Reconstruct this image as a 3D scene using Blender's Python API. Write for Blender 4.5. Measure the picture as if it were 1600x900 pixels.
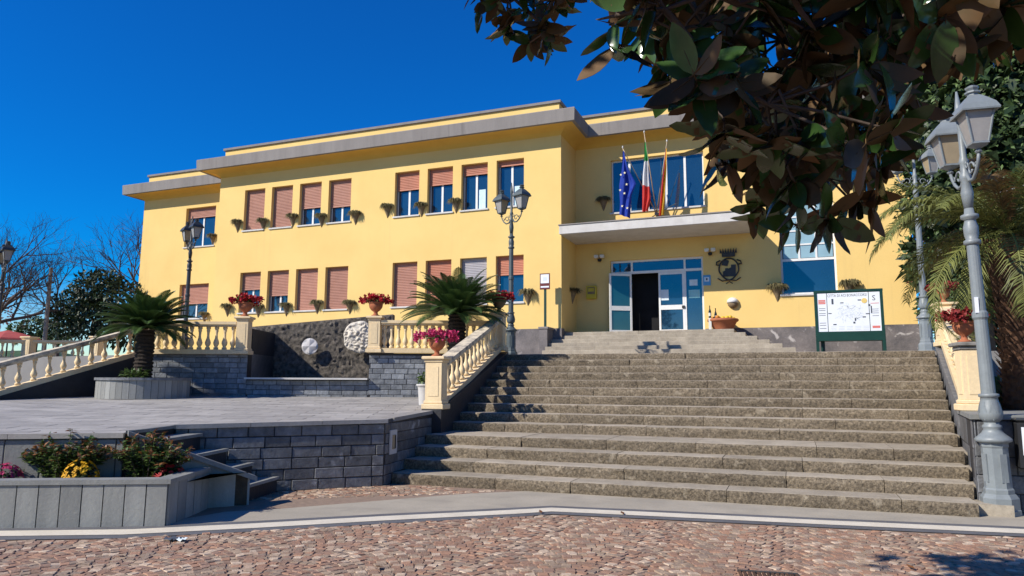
import bpy, math, random
from mathutils import Vector, Matrix, noise
R=math.radians
rnd=random.Random(7)
for o in list(bpy.data.objects): bpy.data.objects.remove(o)
scn=bpy.context.scene; COL=scn.collection
# ------------------------------------------------------------------ camera
FPX=1110.8; YAW=-.3746; PITCH=.1345; ROLL=.0056; EYE=1.55
_f=Vector((math.sin(YAW)*math.cos(PITCH),math.cos(YAW)*math.cos(PITCH),math.sin(PITCH)))
_r=Vector((math.cos(YAW),-math.sin(YAW),0)); _u=_r.cross(_f)
CA=_r*math.cos(ROLL)+_u*math.sin(ROLL); CB=-_r*math.sin(ROLL)+_u*math.cos(ROLL); CD=_f
CO=Vector((0,0,EYE))
cd=bpy.data.cameras.new('camera'); cam=bpy.data.objects.new('camera',cd); COL.objects.link(cam)
cd.sensor_width=36; cd.lens=FPX/1600*36; cd.clip_end=6000; cd.clip_start=.05
cam.matrix_world=Matrix(((CA.x,CB.x,-CD.x,0),(CA.y,CB.y,-CD.y,0),(CA.z,CB.z,-CD.z,EYE),(0,0,0,1)))
scn.camera=cam
# ------------------------------------------------------------------ sky, sun, exposure
SUN_AZ=R(40); SUN_EL=R(37)           # light travels towards +X and +Y
w=bpy.data.worlds.new('World'); scn.world=w; w.use_nodes=True
nt=w.node_tree; nt.nodes.clear()
sky=nt.nodes.new('ShaderNodeTexSky'); sky.sky_type='NISHITA'; sky.sun_disc=False
sky.sun_elevation=SUN_EL; sky.sun_rotation=math.pi+SUN_AZ
sky.air_density=1.0; sky.dust_density=0.05; sky.ozone_density=4.0; sky.altitude=300
hs=nt.nodes.new('ShaderNodeHueSaturation'); hs.inputs['Saturation'].default_value=1.80; hs.inputs['Hue'].default_value=.516
bg=nt.nodes.new('ShaderNodeBackground'); bg.inputs['Strength'].default_value=.128
wo=nt.nodes.new('ShaderNodeOutputWorld')
nt.links.new(sky.outputs[0],hs.inputs['Color']); vm=nt.nodes.new('ShaderNodeVectorMath'); vm.operation='MAXIMUM'; vm.inputs[1].default_value=(.02,.02,.02); nt.links.new(hs.outputs[0],vm.inputs[0]); nt.links.new(vm.outputs[0],bg.inputs[0]); nt.links.new(bg.outputs[0],wo.inputs[0])
sl=bpy.data.lights.new('sun','SUN'); sl.energy=5.0; sl.angle=R(.5); sl.color=(1,.94,.84)
so=bpy.data.objects.new('sun',sl); COL.objects.link(so)
so.rotation_euler=Vector((math.sin(SUN_AZ)*math.cos(SUN_EL),math.cos(SUN_AZ)*math.cos(SUN_EL),-math.sin(SUN_EL))).to_track_quat('-Z','Y').to_euler()
scn.view_settings.view_transform='Standard'; scn.view_settings.look='None'
scn.view_settings.exposure=0.24; scn.view_settings.gamma=1
# ------------------------------------------------------------------ pixel -> place
def ray(u,v): return CD+CA*((u-800)/FPX)-CB*((v-450)/FPX)
def atz(u,v,z): r=ray(u,v); return CO+r*((z-EYE)/r.z)
def aty(u,v,y): r=ray(u,v); return CO+r*(y/r.y)
def atx(u,v,x): r=ray(u,v); return CO+r*(x/r.x)
def atd(u,v,d): return CO+ray(u,v)*d
HF=Vector((math.sin(YAW),math.cos(YAW),0)); HR=Vector((math.cos(YAW),-math.sin(YAW),0))
def tz(p): return 1.0+.027*(p.dot(HF)-11.1)        # the terrace rises gently to the back
def att(u,v):
    r=ray(u,v); t=(1.0-.027*11.1-EYE)/(r.z-.027*r.dot(HF)); return CO+r*t
V=Vector
# ------------------------------------------------------------------ materials
def mat(name,c1,c2=None,scale=3,rough=.8,bump=0,bscale=40,rv=0,island=False,spec=.4,metal=0,ramp=None,detail=6,transl=0,streak=False,coat=0,contrast=(.3,.7),fine=0):
    m=bpy.data.materials.new(name); m.use_nodes=True; t=m.node_tree; N=t.nodes; L=t.links
    b=N['Principled BSDF']; b.inputs['Roughness'].default_value=rough; b.inputs['Metallic'].default_value=metal
    b.inputs['Specular IOR Level'].default_value=spec
    if coat: b.inputs['Coat Weight'].default_value=coat; b.inputs['Coat Roughness'].default_value=.08
    g=N.new('ShaderNodeNewGeometry'); pos=g.outputs['Position']
    c2=c2 or tuple(x*.8 for x in c1)
    n=N.new('ShaderNodeTexNoise'); n.inputs['Scale'].default_value=scale; n.inputs['Detail'].default_value=detail; n.inputs['Roughness'].default_value=.6
    if streak:
        mp=N.new('ShaderNodeMapping'); mp.inputs['Scale'].default_value=(1,1,.12); L.new(pos,mp.inputs[0]); L.new(mp.outputs[0],n.inputs['Vector'])
    else: L.new(pos,n.inputs['Vector'])
    cr=N.new('ShaderNodeValToRGB'); cr.color_ramp.elements[0].position=contrast[0]; cr.color_ramp.elements[1].position=contrast[1]
    cr.color_ramp.elements[0].color=(*c2,1); cr.color_ramp.elements[1].color=(*c1,1)
    L.new(n.outputs[0],cr.inputs[0]); out=cr.outputs[0]
    if ramp or rv:
        oi=N.new('ShaderNodeObjectInfo'); rn=oi.outputs['Random']
        if island:
            ad=N.new('ShaderNodeMath'); ad.operation='ADD'; L.new(rn,ad.inputs[0]); L.new(g.outputs['Random Per Island'],ad.inputs[1])
            fr=N.new('ShaderNodeMath'); fr.operation='FRACT'; L.new(ad.outputs[0],fr.inputs[0]); rn=fr.outputs[0]
        if ramp:
            r2=N.new('ShaderNodeValToRGB'); r2.color_ramp.interpolation='CONSTANT'
            els=r2.color_ramp.elements
            while len(els)<len(ramp): els.new(.5)
            for i,c in enumerate(ramp): els[i].position=i/len(ramp); els[i].color=(*c,1)
            L.new(rn,r2.inputs[0])
            mx=N.new('ShaderNodeMix'); mx.data_type='RGBA'; mx.blend_type='MULTIPLY'; mx.inputs[0].default_value=1
            L.new(out,mx.inputs[6]); L.new(r2.outputs[0],mx.inputs[7]); out=mx.outputs[2]
        if rv:
            m2=N.new('ShaderNodeMapRange'); m2.inputs[3].default_value=1-rv; m2.inputs[4].default_value=1+rv; L.new(rn,m2.inputs[0])
            hv=N.new('ShaderNodeHueSaturation'); L.new(m2.outputs[0],hv.inputs['Value']); L.new(out,hv.inputs['Color']); out=hv.outputs[0]
    if fine:
        nf=N.new('ShaderNodeTexNoise'); nf.inputs['Scale'].default_value=bscale*.8; nf.inputs['Detail'].default_value=8; nf.inputs['Roughness'].default_value=.75; L.new(pos,nf.inputs['Vector'])
        mf=N.new('ShaderNodeMapRange'); mf.inputs[1].default_value=.3; mf.inputs[2].default_value=.7; mf.inputs[3].default_value=1-fine; mf.inputs[4].default_value=1+fine; L.new(nf.outputs[0],mf.inputs[0])
        hv=N.new('ShaderNodeHueSaturation'); L.new(mf.outputs[0],hv.inputs['Value']); L.new(out,hv.inputs['Color']); out=hv.outputs[0]
    L.new(out,b.inputs['Base Color'])
    if bump:
        nb=N.new('ShaderNodeTexNoise'); nb.inputs['Scale'].default_value=bscale; nb.inputs['Detail'].default_value=8; nb.inputs['Roughness'].default_value=.65; L.new(pos,nb.inputs['Vector'])
        bp=N.new('ShaderNodeBump'); bp.inputs['Strength'].default_value=bump; bp.inputs['Distance'].default_value=.02
        L.new(nb.outputs[0],bp.inputs['Height']); L.new(bp.outputs[0],b.inputs['Normal'])
    if transl:
        tr=N.new('ShaderNodeBsdfTranslucent'); L.new(out,tr.inputs[0]); ms=N.new('ShaderNodeMixShader'); ms.inputs[0].default_value=transl
        L.new(b.outputs[0],ms.inputs[1]); L.new(tr.outputs[0],ms.inputs[2]); L.new(ms.outputs[0],N['Material Output'].inputs[0])
    return m
MT={}
def K(k,*a,**kw): MT[k]=mat(k,*a,**kw)
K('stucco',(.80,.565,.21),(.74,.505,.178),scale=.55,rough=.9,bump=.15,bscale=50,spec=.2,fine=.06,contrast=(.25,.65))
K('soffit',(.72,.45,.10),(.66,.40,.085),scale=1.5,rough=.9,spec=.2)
K('concrete',(.27,.245,.225),(.21,.19,.175),scale=2,rough=.9,bump=.2,bscale=30,streak=True,spec=.2,fine=.08)
K('canopy',(.62,.59,.55),(.52,.49,.45),scale=2.5,rough=.8,bump=.1,bscale=40,spec=.2)
K('plinth',(.20,.175,.165),(.11,.10,.10),scale=1.6,rough=.85,bump=.35,bscale=22,spec=.3,fine=.2,contrast=(.35,.65))
K('sill',(.62,.6,.56),(.5,.48,.45),scale=4,rough=.6)
K('white_frame',(.78,.77,.74),(.7,.69,.66),scale=4,rough=.4)
K('shutter',(.45,.215,.15),(.39,.18,.125),scale=3,rough=.6,rv=.08)
K('shutter_orange',(.52,.20,.12),(.45,.17,.10),scale=3,rough=.6,rv=.06)
K('shutter_grey',(.42,.39,.40),(.36,.34,.35),scale=3,rough=.6)
K('dark_interior',(.012,.012,.014),(.006,.006,.007),rough=.9)
K('curtain',(.6,.75,.8),(.5,.66,.72),scale=8,rough=.9)
def glass(name,col,ior,rough=.03):
    m=mat(name,col,tuple(x*.7 for x in col),scale=.8,rough=rough); m.node_tree.nodes['Principled BSDF'].inputs['IOR'].default_value=ior
    m.node_tree.nodes['Principled BSDF'].inputs['Specular IOR Level'].default_value=.5; MT[name]=m
glass('pane',(.012,.042,.085),1.95)
glass('pane_frosted',(.30,.46,.52),1.6,.15)
glass('pane_green',(.02,.09,.10),1.9)
K('cream',(.82,.64,.385),(.68,.52,.30),scale=3,rough=.8,bump=.15,bscale=30,rv=.05,streak=True,fine=.10)
K('cream_worn',(.66,.56,.40),(.24,.21,.17),scale=5,rough=.85,bump=.2,bscale=30,fine=.15,contrast=(.36,.56))
K('weathered_cap',(.30,.28,.25),(.16,.15,.13),scale=6,rough=.9,bump=.3,bscale=30)
K('slate',(.175,.177,.18),(.085,.087,.092),scale=7,rough=.5,bump=.8,bscale=16,rv=.30,spec=.5,fine=.22)
K('slate_pale',(.25,.262,.275),(.125,.135,.15),scale=6,rough=.5,bump=.7,bscale=16,rv=.30,spec=.5,fine=.25)
K('slate_dark',(.036,.036,.039),(.02,.02,.023),scale=3,rough=.6,bump=.4,bscale=20,spec=.4)  # dark slate, with the deep shade of the walls put into its colour
K('slate_slab',(.30,.30,.275),(.20,.202,.19),scale=4,rough=.6,bump=.25,bscale=25,rv=.16,spec=.4,streak=True,fine=.08)
K('tile',(.40,.375,.335),(.29,.27,.245),scale=1.5,rough=.7,bump=.15,bscale=30,rv=.16,island=True,spec=.35,fine=.10)
K('joint',(.10,.10,.10),(.07,.07,.07),rough=.95)
K('lava_step',(.27,.215,.145),(.065,.052,.037),scale=27,rough=.85,bump=1.0,bscale=45,rv=.15,spec=.3,detail=5,contrast=(.30,.70),fine=.45)
K('lava_smooth',(.40,.345,.265),(.27,.23,.175),scale=3,rough=.85,bump=.25,bscale=30,rv=.10,spec=.3,fine=.15)
K('band_stone',(.42,.37,.29),(.32,.285,.225),scale=1.3,rough=.8,bump=.12,bscale=40,spec=.3,fine=.10)
K('white_line',(.72,.65,.52),(.58,.52,.41),scale=2.5,rough=.75,bump=.1,fine=.10)
K('dark_border',(.14,.14,.145),(.10,.10,.105),scale=2,rough=.7,bump=.15,fine=.15)
K('sett',(.95,.95,.95),(.68,.66,.64),scale=14,rough=.75,bump=.5,bscale=50,island=True,spec=.35,rv=.14,fine=.15,
  ramp=[(.43,.26,.175),(.36,.23,.16),(.41,.30,.21),(.48,.28,.18),(.34,.25,.185),(.54,.39,.275),(.38,.22,.145),(.44,.325,.225),(.33,.21,.15),(.57,.44,.32)])
K('mortar',(.30,.215,.155),(.21,.15,.11),scale=12,rough=.95,bump=.3)
K('earth',(.10,.075,.05),(.05,.04,.028),scale=6,rough=1,bump=.5)
K('far_ground',(.09,.10,.045),(.12,.10,.06),scale=.05,rough=1)
K('asphalt_top',(.26,.25,.235),(.2,.19,.18),scale=1,rough=.9,bump=.2)
K('rock',(.20,.17,.135),(.03,.027,.024),scale=9,rough=.9,bump=1.0,bscale=14,detail=10,fine=.3)
K('relief',(.72,.66,.55),(.52,.46,.37),scale=6,rough=.8,bump=.2)
K('shell_white',(.62,.60,.58),(.5,.48,.47),scale=5,rough=.6)
K('iron_grey',(.225,.25,.255),(.18,.20,.205),scale=4,rough=.45,bump=.08,bscale=30,spec=.5,fine=.08)
K('iron_dark',(.045,.05,.052),(.03,.033,.035),scale=4,rough=.45,spec=.5)
K('iron_mid',(.085,.105,.105),(.06,.075,.075),scale=4,rough=.45,spec=.5)
K('lamp_glass',(.52,.49,.46),(.42,.40,.38),scale=6,rough=.25,transl=.35)
K('lamp_warm',(.55,.44,.28),(.45,.36,.24),scale=6,rough=.25,transl=.35)
K('terracotta',(.42,.14,.06),(.32,.10,.045),scale=6,rough=.8,bump=.2)
K('clay_pot',(.25,.18,.10),(.15,.11,.065),scale=8,rough=.9,bump=.3)
K('dry_grass',(.17,.14,.065),(.085,.075,.032),scale=9,rough=.95,rv=.15,island=True,transl=.15)
K('flower_pink',(.62,.05,.16),(.45,.02,.10),scale=20,rough=.6,rv=.25,island=True,transl=.2)
K('flower_red',(.48,.012,.016),(.32,.006,.01),scale=20,rough=.6,rv=.25,island=True,transl=.15)
K('flower_rust',(.26,.02,.02),(.16,.015,.012),scale=20,rough=.6,rv=.25,island=True,transl=.15)
K('flower_yellow',(.85,.48,.01),(.7,.33,.005),scale=20,rough=.6,rv=.18,island=True,transl=.15)
K('leaf_green',(.105,.165,.038),(.06,.105,.024),scale=6,rough=.5,rv=.35,island=True,transl=.2,spec=.5)
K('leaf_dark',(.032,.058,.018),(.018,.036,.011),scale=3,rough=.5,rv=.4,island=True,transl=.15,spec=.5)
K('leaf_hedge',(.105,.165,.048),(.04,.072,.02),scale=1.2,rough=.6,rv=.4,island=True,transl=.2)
K('leaf_rust',(.24,.10,.03),(.15,.06,.02),scale=6,rough=.5,rv=.3,island=True,transl=.2)
K('cycas',(.075,.13,.032),(.04,.08,.02),scale=4,rough=.4,rv=.3,island=True,transl=.12,spec=.6)
K('cycas_trunk',(.045,.032,.022),(.022,.016,.012),scale=12,rough=.95,bump=1,bscale=25)
K('phoenix',(.24,.25,.07),(.13,.15,.04),scale=3,rough=.5,rv=.35,island=True,transl=.25)
K('phoenix_dry',(.30,.19,.08),(.18,.11,.045),scale=3,rough=.7,rv=.3,island=True,transl=.2)
K('palm_trunk',(.12,.06,.032),(.05,.026,.016),scale=9,rough=.95,bump=.8,bscale=20,rv=.2)
K('bark',(.11,.085,.065),(.06,.045,.035),scale=8,rough=.95,bump=.5)
K('twig',(.10,.075,.065),(.06,.045,.04),scale=6,rough=.95)
K('mag_top',(.050,.105,.026),(.025,.060,.014),scale=9,rough=.22,rv=.40,spec=.6,transl=.12)
K('mag_under',(.12,.056,.019),(.05,.040,.014),scale=5,rough=.7,rv=.5,transl=.06)
K('mag_bark',(.13,.095,.075),(.07,.05,.04),scale=10,rough=.9,bump=.5)
K('sign_green',(.012,.05,.035),(.01,.04,.028),scale=4,rough=.35)
K('sign_white',(.78,.80,.82),(.72,.74,.77),scale=3,rough=.35)
K('ink',(.06,.07,.09),(.05,.06,.08),rough=.6)
K('ink_pale',(.62,.67,.70),(.56,.61,.66),rough=.6)
K('ink_red',(.70,.20,.16),(.6,.16,.13),rough=.6)
K('ink_gold',(.75,.55,.18),(.65,.45,.14),rough=.6)
K('sign_brown',(.14,.025,.02),(.11,.02,.016),rough=.4)
K('eu_blue',(.012,.045,.36),(.010,.035,.29),scale=3,rough=.75,transl=.2)
K('star_gold',(.85,.75,.45),rough=.7)
K('flag_green',(.02,.26,.05),rough=.75,transl=.2)
K('flag_white',(.75,.75,.76),rough=.75,transl=.2)
K('flag_red',(.62,.045,.035),rough=.75,transl=.2)
K('flag_yellow',(.80,.48,.04),rough=.75,transl=.2)
K('pole_wood',(.50,.38,.25),(.38,.28,.18),rough=.6)
K('letterbox',(.60,.46,.03),(.5,.38,.02),rough=.5)
K('bronze',(.055,.05,.047),(.035,.032,.03),scale=6,rough=.5,metal=.3)
K('blue_sign',(.10,.35,.62),rough=.4)
K('paper',(.72,.80,.82),rough=.7)
K('paper_cyan',(.30,.62,.66),rough=.7)
K('bottle',(.012,.02,.014),rough=.1,spec=.6)
K('bottle_label',(.7,.68,.6),rough=.6)
K('lemon',(.75,.48,.03),rough=.5); K('orange_fruit',(.62,.22,.02),rough=.5)
K('spot_white',(.75,.74,.71),rough=.4)
K('rubber',(.02,.02,.021),rough=.6)
K('umbrella_red',(.45,.09,.08),rough=.8)
K('bougain',(.42,.14,.10),(.3,.09,.07),scale=4,rough=.7,rv=.3,island=True,transl=.2)
K('cable',(.35,.35,.34),rough=.6)
K('slate_white',(.4,.4,.42),rough=.8)
def stain(m,amount,col=(.50,.43,.33)):
    t=m.node_tree; N=t.nodes; L=t.links; b=N['Principled BSDF']; src=b.inputs['Base Color'].links[0].from_socket
    g=N.new('ShaderNodeNewGeometry'); mp=N.new('ShaderNodeMapping'); mp.inputs['Scale'].default_value=(5.5,5.5,.22); L.new(g.outputs['Position'],mp.inputs[0])
    n=N.new('ShaderNodeTexNoise'); n.inputs['Scale'].default_value=1; n.inputs['Detail'].default_value=5; L.new(mp.outputs[0],n.inputs['Vector'])
    n2=N.new('ShaderNodeTexNoise'); n2.inputs['Scale'].default_value=.45; n2.inputs['Detail'].default_value=4; L.new(g.outputs['Position'],n2.inputs['Vector'])
    r=N.new('ShaderNodeMapRange'); r.inputs[1].default_value=.56; r.inputs[2].default_value=.80; L.new(n.outputs[0],r.inputs[0])
    r2=N.new('ShaderNodeMapRange'); r2.inputs[1].default_value=.42; r2.inputs[2].default_value=.66; L.new(n2.outputs[0],r2.inputs[0])
    mu=N.new('ShaderNodeMath'); mu.operation='MULTIPLY'; L.new(r.outputs[0],mu.inputs[0]); L.new(r2.outputs[0],mu.inputs[1])
    m2=N.new('ShaderNodeMath'); m2.operation='MULTIPLY'; m2.inputs[1].default_value=amount; L.new(mu.outputs[0],m2.inputs[0])
    mx=N.new('ShaderNodeMix'); mx.data_type='RGBA'; mx.inputs[7].default_value=(*col,1); L.new(m2.outputs[0],mx.inputs[0]); L.new(src,mx.inputs[6]); L.new(mx.outputs[2],b.inputs['Base Color'])
stain(MT['stucco'],.30,(.58,.39,.17)); stain(MT['concrete'],.7,(.12,.11,.10)); stain(MT['canopy'],.6,(.30,.27,.24)); stain(MT['cream'],.7,(.36,.29,.20)); stain(MT['slate_slab'],.5,(.13,.13,.12))
def splotch(m,scale,lo,hi,amount,col):
    t=m.node_tree; N=t.nodes; L=t.links; b=N['Principled BSDF']; src=b.inputs['Base Color'].links[0].from_socket
    g=N.new('ShaderNodeNewGeometry'); n=N.new('ShaderNodeTexNoise'); n.inputs['Scale'].default_value=scale; n.inputs['Detail'].default_value=7; n.inputs['Distortion'].default_value=.6; L.new(g.outputs['Position'],n.inputs['Vector'])
    r=N.new('ShaderNodeMapRange'); r.inputs[1].default_value=lo; r.inputs[2].default_value=hi; r.inputs[4].default_value=amount; L.new(n.outputs[0],r.inputs[0])
    mx=N.new('ShaderNodeMix'); mx.data_type='RGBA'; mx.inputs[7].default_value=(*col,1); L.new(r.outputs[0],mx.inputs[0]); L.new(src,mx.inputs[6]); L.new(mx.outputs[2],b.inputs['Base Color'])
splotch(MT['slate'],3.2,.66,.74,.7,(.48,.49,.50)); splotch(MT['plinth'],2.6,.62,.70,.8,(.50,.46,.43)); splotch(MT['lava_step'],7,.60,.72,.6,(.40,.34,.25)); splotch(MT['band_stone'],2.0,.55,.72,.5,(.26,.23,.19))
# ------------------------------------------------------------------ mesh helper
class MB:
    def __init__(s): s.v=[]; s.f=[]; s.m=[]
    def add(s,vs,fs,mi=0):
        o=len(s.v); s.v.extend([tuple(p) for p in vs]); s.f.extend([tuple(i+o for i in f) for f in fs]); s.m.extend([mi]*len(fs)); return s
    def quad(s,a,b,c,d,mi=0): return s.add([a,b,c,d],[(0,1,2,3)],mi)
    def box(s,x0,x1,y0,y1,z0,z1,mi=0):
        return s.add([(x0,y0,z0),(x1,y0,z0),(x1,y1,z0),(x0,y1,z0),(x0,y0,z1),(x1,y0,z1),(x1,y1,z1),(x0,y1,z1)],
            [(0,3,2,1),(4,5,6,7),(0,1,5,4),(1,2,6,5),(2,3,7,6),(3,0,4,7)],mi)
    def bbox(s,x0,x1,y0,y1,z0,z1,b=.01,mi=0):   # chamfered box
        P=[]
        for z,i in ((z0,b),(z0+b,0),(z1-b,0),(z1,b)):
            P+= [(x0+i,y0+i,z),(x1-i,y0+i,z),(x1-i,y1-i,z),(x0+i,y1-i,z)]
        F=[(3,2,1,0),(12,13,14,15)]
        for k in range(3):
            for i in range(4): F.append((k*4+i,k*4+(i+1)%4,k*4+4+(i+1)%4,k*4+4+i))
        return s.add(P,F,mi)
    def obox(s,c,ax,ay,az,hx,hy,hz,mi=0):
        P=[c+ax*(i*hx)+ay*(j*hy)+az*(k*hz) for k in(-1,1) for j in(-1,1) for i in(-1,1)]
        return s.add(P,[(0,2,3,1),(4,5,7,6),(0,1,5,4),(1,3,7,5),(3,2,6,7),(2,0,4,6)],mi)
    def bar(s,a,b,wd,h,mi=0,up=V((0,0,1))):     # bar from a to b, vertical ends
        d=(b-a); n=V((d.x,d.y,0)).normalized(); sd=V((-n.y,n.x,0))*(wd/2)
        P=[a-sd,a+sd,a+sd+up*h,a-sd+up*h,b-sd,b+sd,b+sd+up*h,b-sd+up*h]
        return s.add(P,[(0,1,2,3),(7,6,5,4),(0,4,5,1),(1,5,6,2),(2,6,7,3),(3,7,4,0)],mi)
    def prism(s,poly,z0,z1,mi=0):
        n=len(poly); z0f=z0 if callable(z0) else (lambda p:z0); z1f=z1 if callable(z1) else (lambda p:z1)
        P=[(p[0],p[1],z0f(p)) for p in poly]+[(p[0],p[1],z1f(p)) for p in poly]
        return s.add(P,[tuple(range(n-1,-1,-1)),tuple(range(n,2*n))]+[(i,(i+1)%n,n+(i+1)%n,n+i) for i in range(n)],mi)
    def tube(s,pts,rad,n=6,mi=0,cap=True):
        pts=[V(p) for p in pts]; rings=[]; ref=None; o=len(s.v)
        for i,p in enumerate(pts):
            t=(pts[min(i+1,len(pts)-1)]-pts[max(i-1,0)]).normalized()
            if ref is None: ref=t.orthogonal().normalized()
            else:
                ref=(ref-t*ref.dot(t)); ref=ref.normalized() if ref.length>1e-6 else t.orthogonal().normalized()
            b=t.cross(ref); r=rad[i] if isinstance(rad,(list,tuple)) else rad
            s.v.extend([tuple(p+(ref*math.cos(2*math.pi*k/n)+b*math.sin(2*math.pi*k/n))*r) for k in range(n)])
        for i in range(len(pts)-1):
            for k in range(n):
                s.f.append((o+i*n+k,o+i*n+(k+1)%n,o+(i+1)*n+(k+1)%n,o+(i+1)*n+k)); s.m.append(mi)
        if cap:
            s.f.append(tuple(o+k for k in range(n-1,-1,-1))); s.m.append(mi)
            e=o+(len(pts)-1)*n; s.f.append(tuple(e+k for k in range(n))); s.m.append(mi)
        return s
    def lathe(s,prof,c=(0,0,0),n=12,mi=0,rot=0,sx=1,sy=1):
        o=len(s.v); c=V(c)
        for r,z in prof:
            for k in range(n):
                a=2*math.pi*k/n+rot; s.v.append((c.x+r*math.cos(a)*sx,c.y+r*math.sin(a)*sy,c.z+z))
        for i in range(len(prof)-1):
            for k in range(n): s.f.append((o+i*n+k,o+i*n+(k+1)%n,o+(i+1)*n+(k+1)%n,o+(i+1)*n+k)); s.m.append(mi)
        s.f.append(tuple(o+k for k in range(n-1,-1,-1))); s.m.append(mi)
        e=o+(len(prof)-1)*n; s.f.append(tuple(e+k for k in range(n))); s.m.append(mi)
        return s
    def sphere(s,c,r,n=8,mi=0,sz=1):
        return s.lathe([(max(.001,r*math.sin(math.pi*i/n)),-r*sz*math.cos(math.pi*i/n)) for i in range(n+1)],c,n+2,mi)
    def leaf(s,p,d,nrm,L,W,mi=0,droop=.15):     # folded leaf, 4 quads-ish
        d=d.normalized(); sd=d.cross(nrm)
        if sd.length<1e-4: sd=d.orthogonal()
        sd.normalize(); up=sd.cross(d)
        a=p; m=p+d*(L*.5)+up*(L*.04); e=p+d*L-up*(L*droop)
        l=p+d*(L*.45)+sd*(W/2)+up*(W*.12); r=p+d*(L*.45)-sd*(W/2)+up*(W*.12)
        return s.add([a,l,m,r,e],[(0,2,1),(0,3,2),(1,2,4),(2,3,4)],mi)
    def mesh(s,name,mats,smooth=False):
        me=bpy.data.meshes.new(name); me.from_pydata(s.v,[],s.f)
        for m in (mats if isinstance(mats,(list,tuple)) else [mats]): me.materials.append(MT[m] if isinstance(m,str) else m)
        if any(s.m): me.polygons.foreach_set('material_index',s.m)
        if smooth: me.polygons.foreach_set('use_smooth',[True]*len(s.f))
        me.update(); return me
    def build(s,name,mats,parent=None,smooth=False,loc=None,rz=0,kind=None):
        return link(name,s.mesh(name,mats,smooth),parent,loc,rz,kind)
def link(name,me,parent=None,loc=None,rz=0,kind=None):
    o=bpy.data.objects.new(name,me); COL.objects.link(o)
    if parent: o.parent=parent
    if loc is not None: o.location=loc
    if rz: o.rotation_euler=(0,0,rz)
    if kind: o['kind']=kind
    return o
def smooth_angle(o,a=40):
    me=o.data
    try: me.set_sharp_from_angle(angle=R(a))
    except Exception: pass
    return o
LABELS=set()
def tag(o,label,cat,group=None):
    if label in LABELS: print('DUPLABEL',label)
    LABELS.add(label); o['label']=label; o['category']=cat
    if group: o['group']=group
    return o
def thing(name,label,cat,loc=(0,0,0),rz=0,group=None):
    o=bpy.data.objects.new(name,None); COL.objects.link(o); o.location=loc; o.rotation_euler=(0,0,rz); o.empty_display_size=.1
    return tag(o,label,cat,group)
def part(name,me,parent,loc=(0,0,0),rz=0,M=None):
    o=bpy.data.objects.new(name,me); COL.objects.link(o); o.parent=parent
    if M is not None: o.matrix_local=M
    else:
        o.location=loc
        if rz: o.rotation_euler=(0,0,rz)
    return o
def struct(name,mb,m,**k):
    o=mb.build(name,m,**k); o['kind']='structure'; return o
def jit(a): return rnd.uniform(-a,a)
def rdir(r=rnd):
    z=r.uniform(-1,1); a=r.uniform(0,2*math.pi); q=math.sqrt(1-z*z); return V((q*math.cos(a),q*math.sin(a),z))
# ================================================================== SETTING
UP=2.31                                            # level of the upper forecourt
struct('ground',MB().quad((-3000,-3000,-.03),(3000,-3000,-.03),(3000,3000,-.03),(-3000,3000,-.03)),'far_ground')
plaza=struct('plaza',MB().quad((-40,-20,-.003),(30,-20,-.003),(30,11.2,-.003),(-40,11.2,-.003)),'mortar')
WL=[V(p+(0,)) for p in ((-14,1.9),(-7.62,5.11),(-6.5,5.67),(-5.52,6.45),(-4.47,7.36),(-3.26,8.33),(-2.87,8.68),(-1.79,8.84),(.34,9.13),(2.24,9.42),(8,10.2))]
def offs(line,d):
    out=[]
    for i,p in enumerate(line):
        a=line[max(i-1,0)]; b=line[min(i+1,len(line)-1)]; t=(b-a).normalized(); out.append(p+V((-t.y,t.x,0))*d)
    return out
def strip(line,d0,d1,z):
    a=offs(line,d0); b=offs(line,d1); m=MB()
    for i in range(len(line)-1): m.quad((a[i].x,a[i].y,z),(a[i+1].x,a[i+1].y,z),(b[i+1].x,b[i+1].y,z),(b[i].x,b[i].y,z))
    return m
struct('border_strip',strip(WL,-.30,.30,.006),'dark_border')
struct('white_line',strip(WL,-.135,.135,.010),'white_line')
bf=offs(WL,.22)
band=[(p.x,p.y) for p in bf]+[(8,14),(3.2,10.9),(-3.37,10.35),(-4.46,9.41),(-5.99,7.45),(-6.47,7.0),(-6.6,6.3),(-8.0,5.55),(-14,2.6)]
struct('stone_band',MB().prism(band,-.05,.002),'band_stone')
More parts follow.
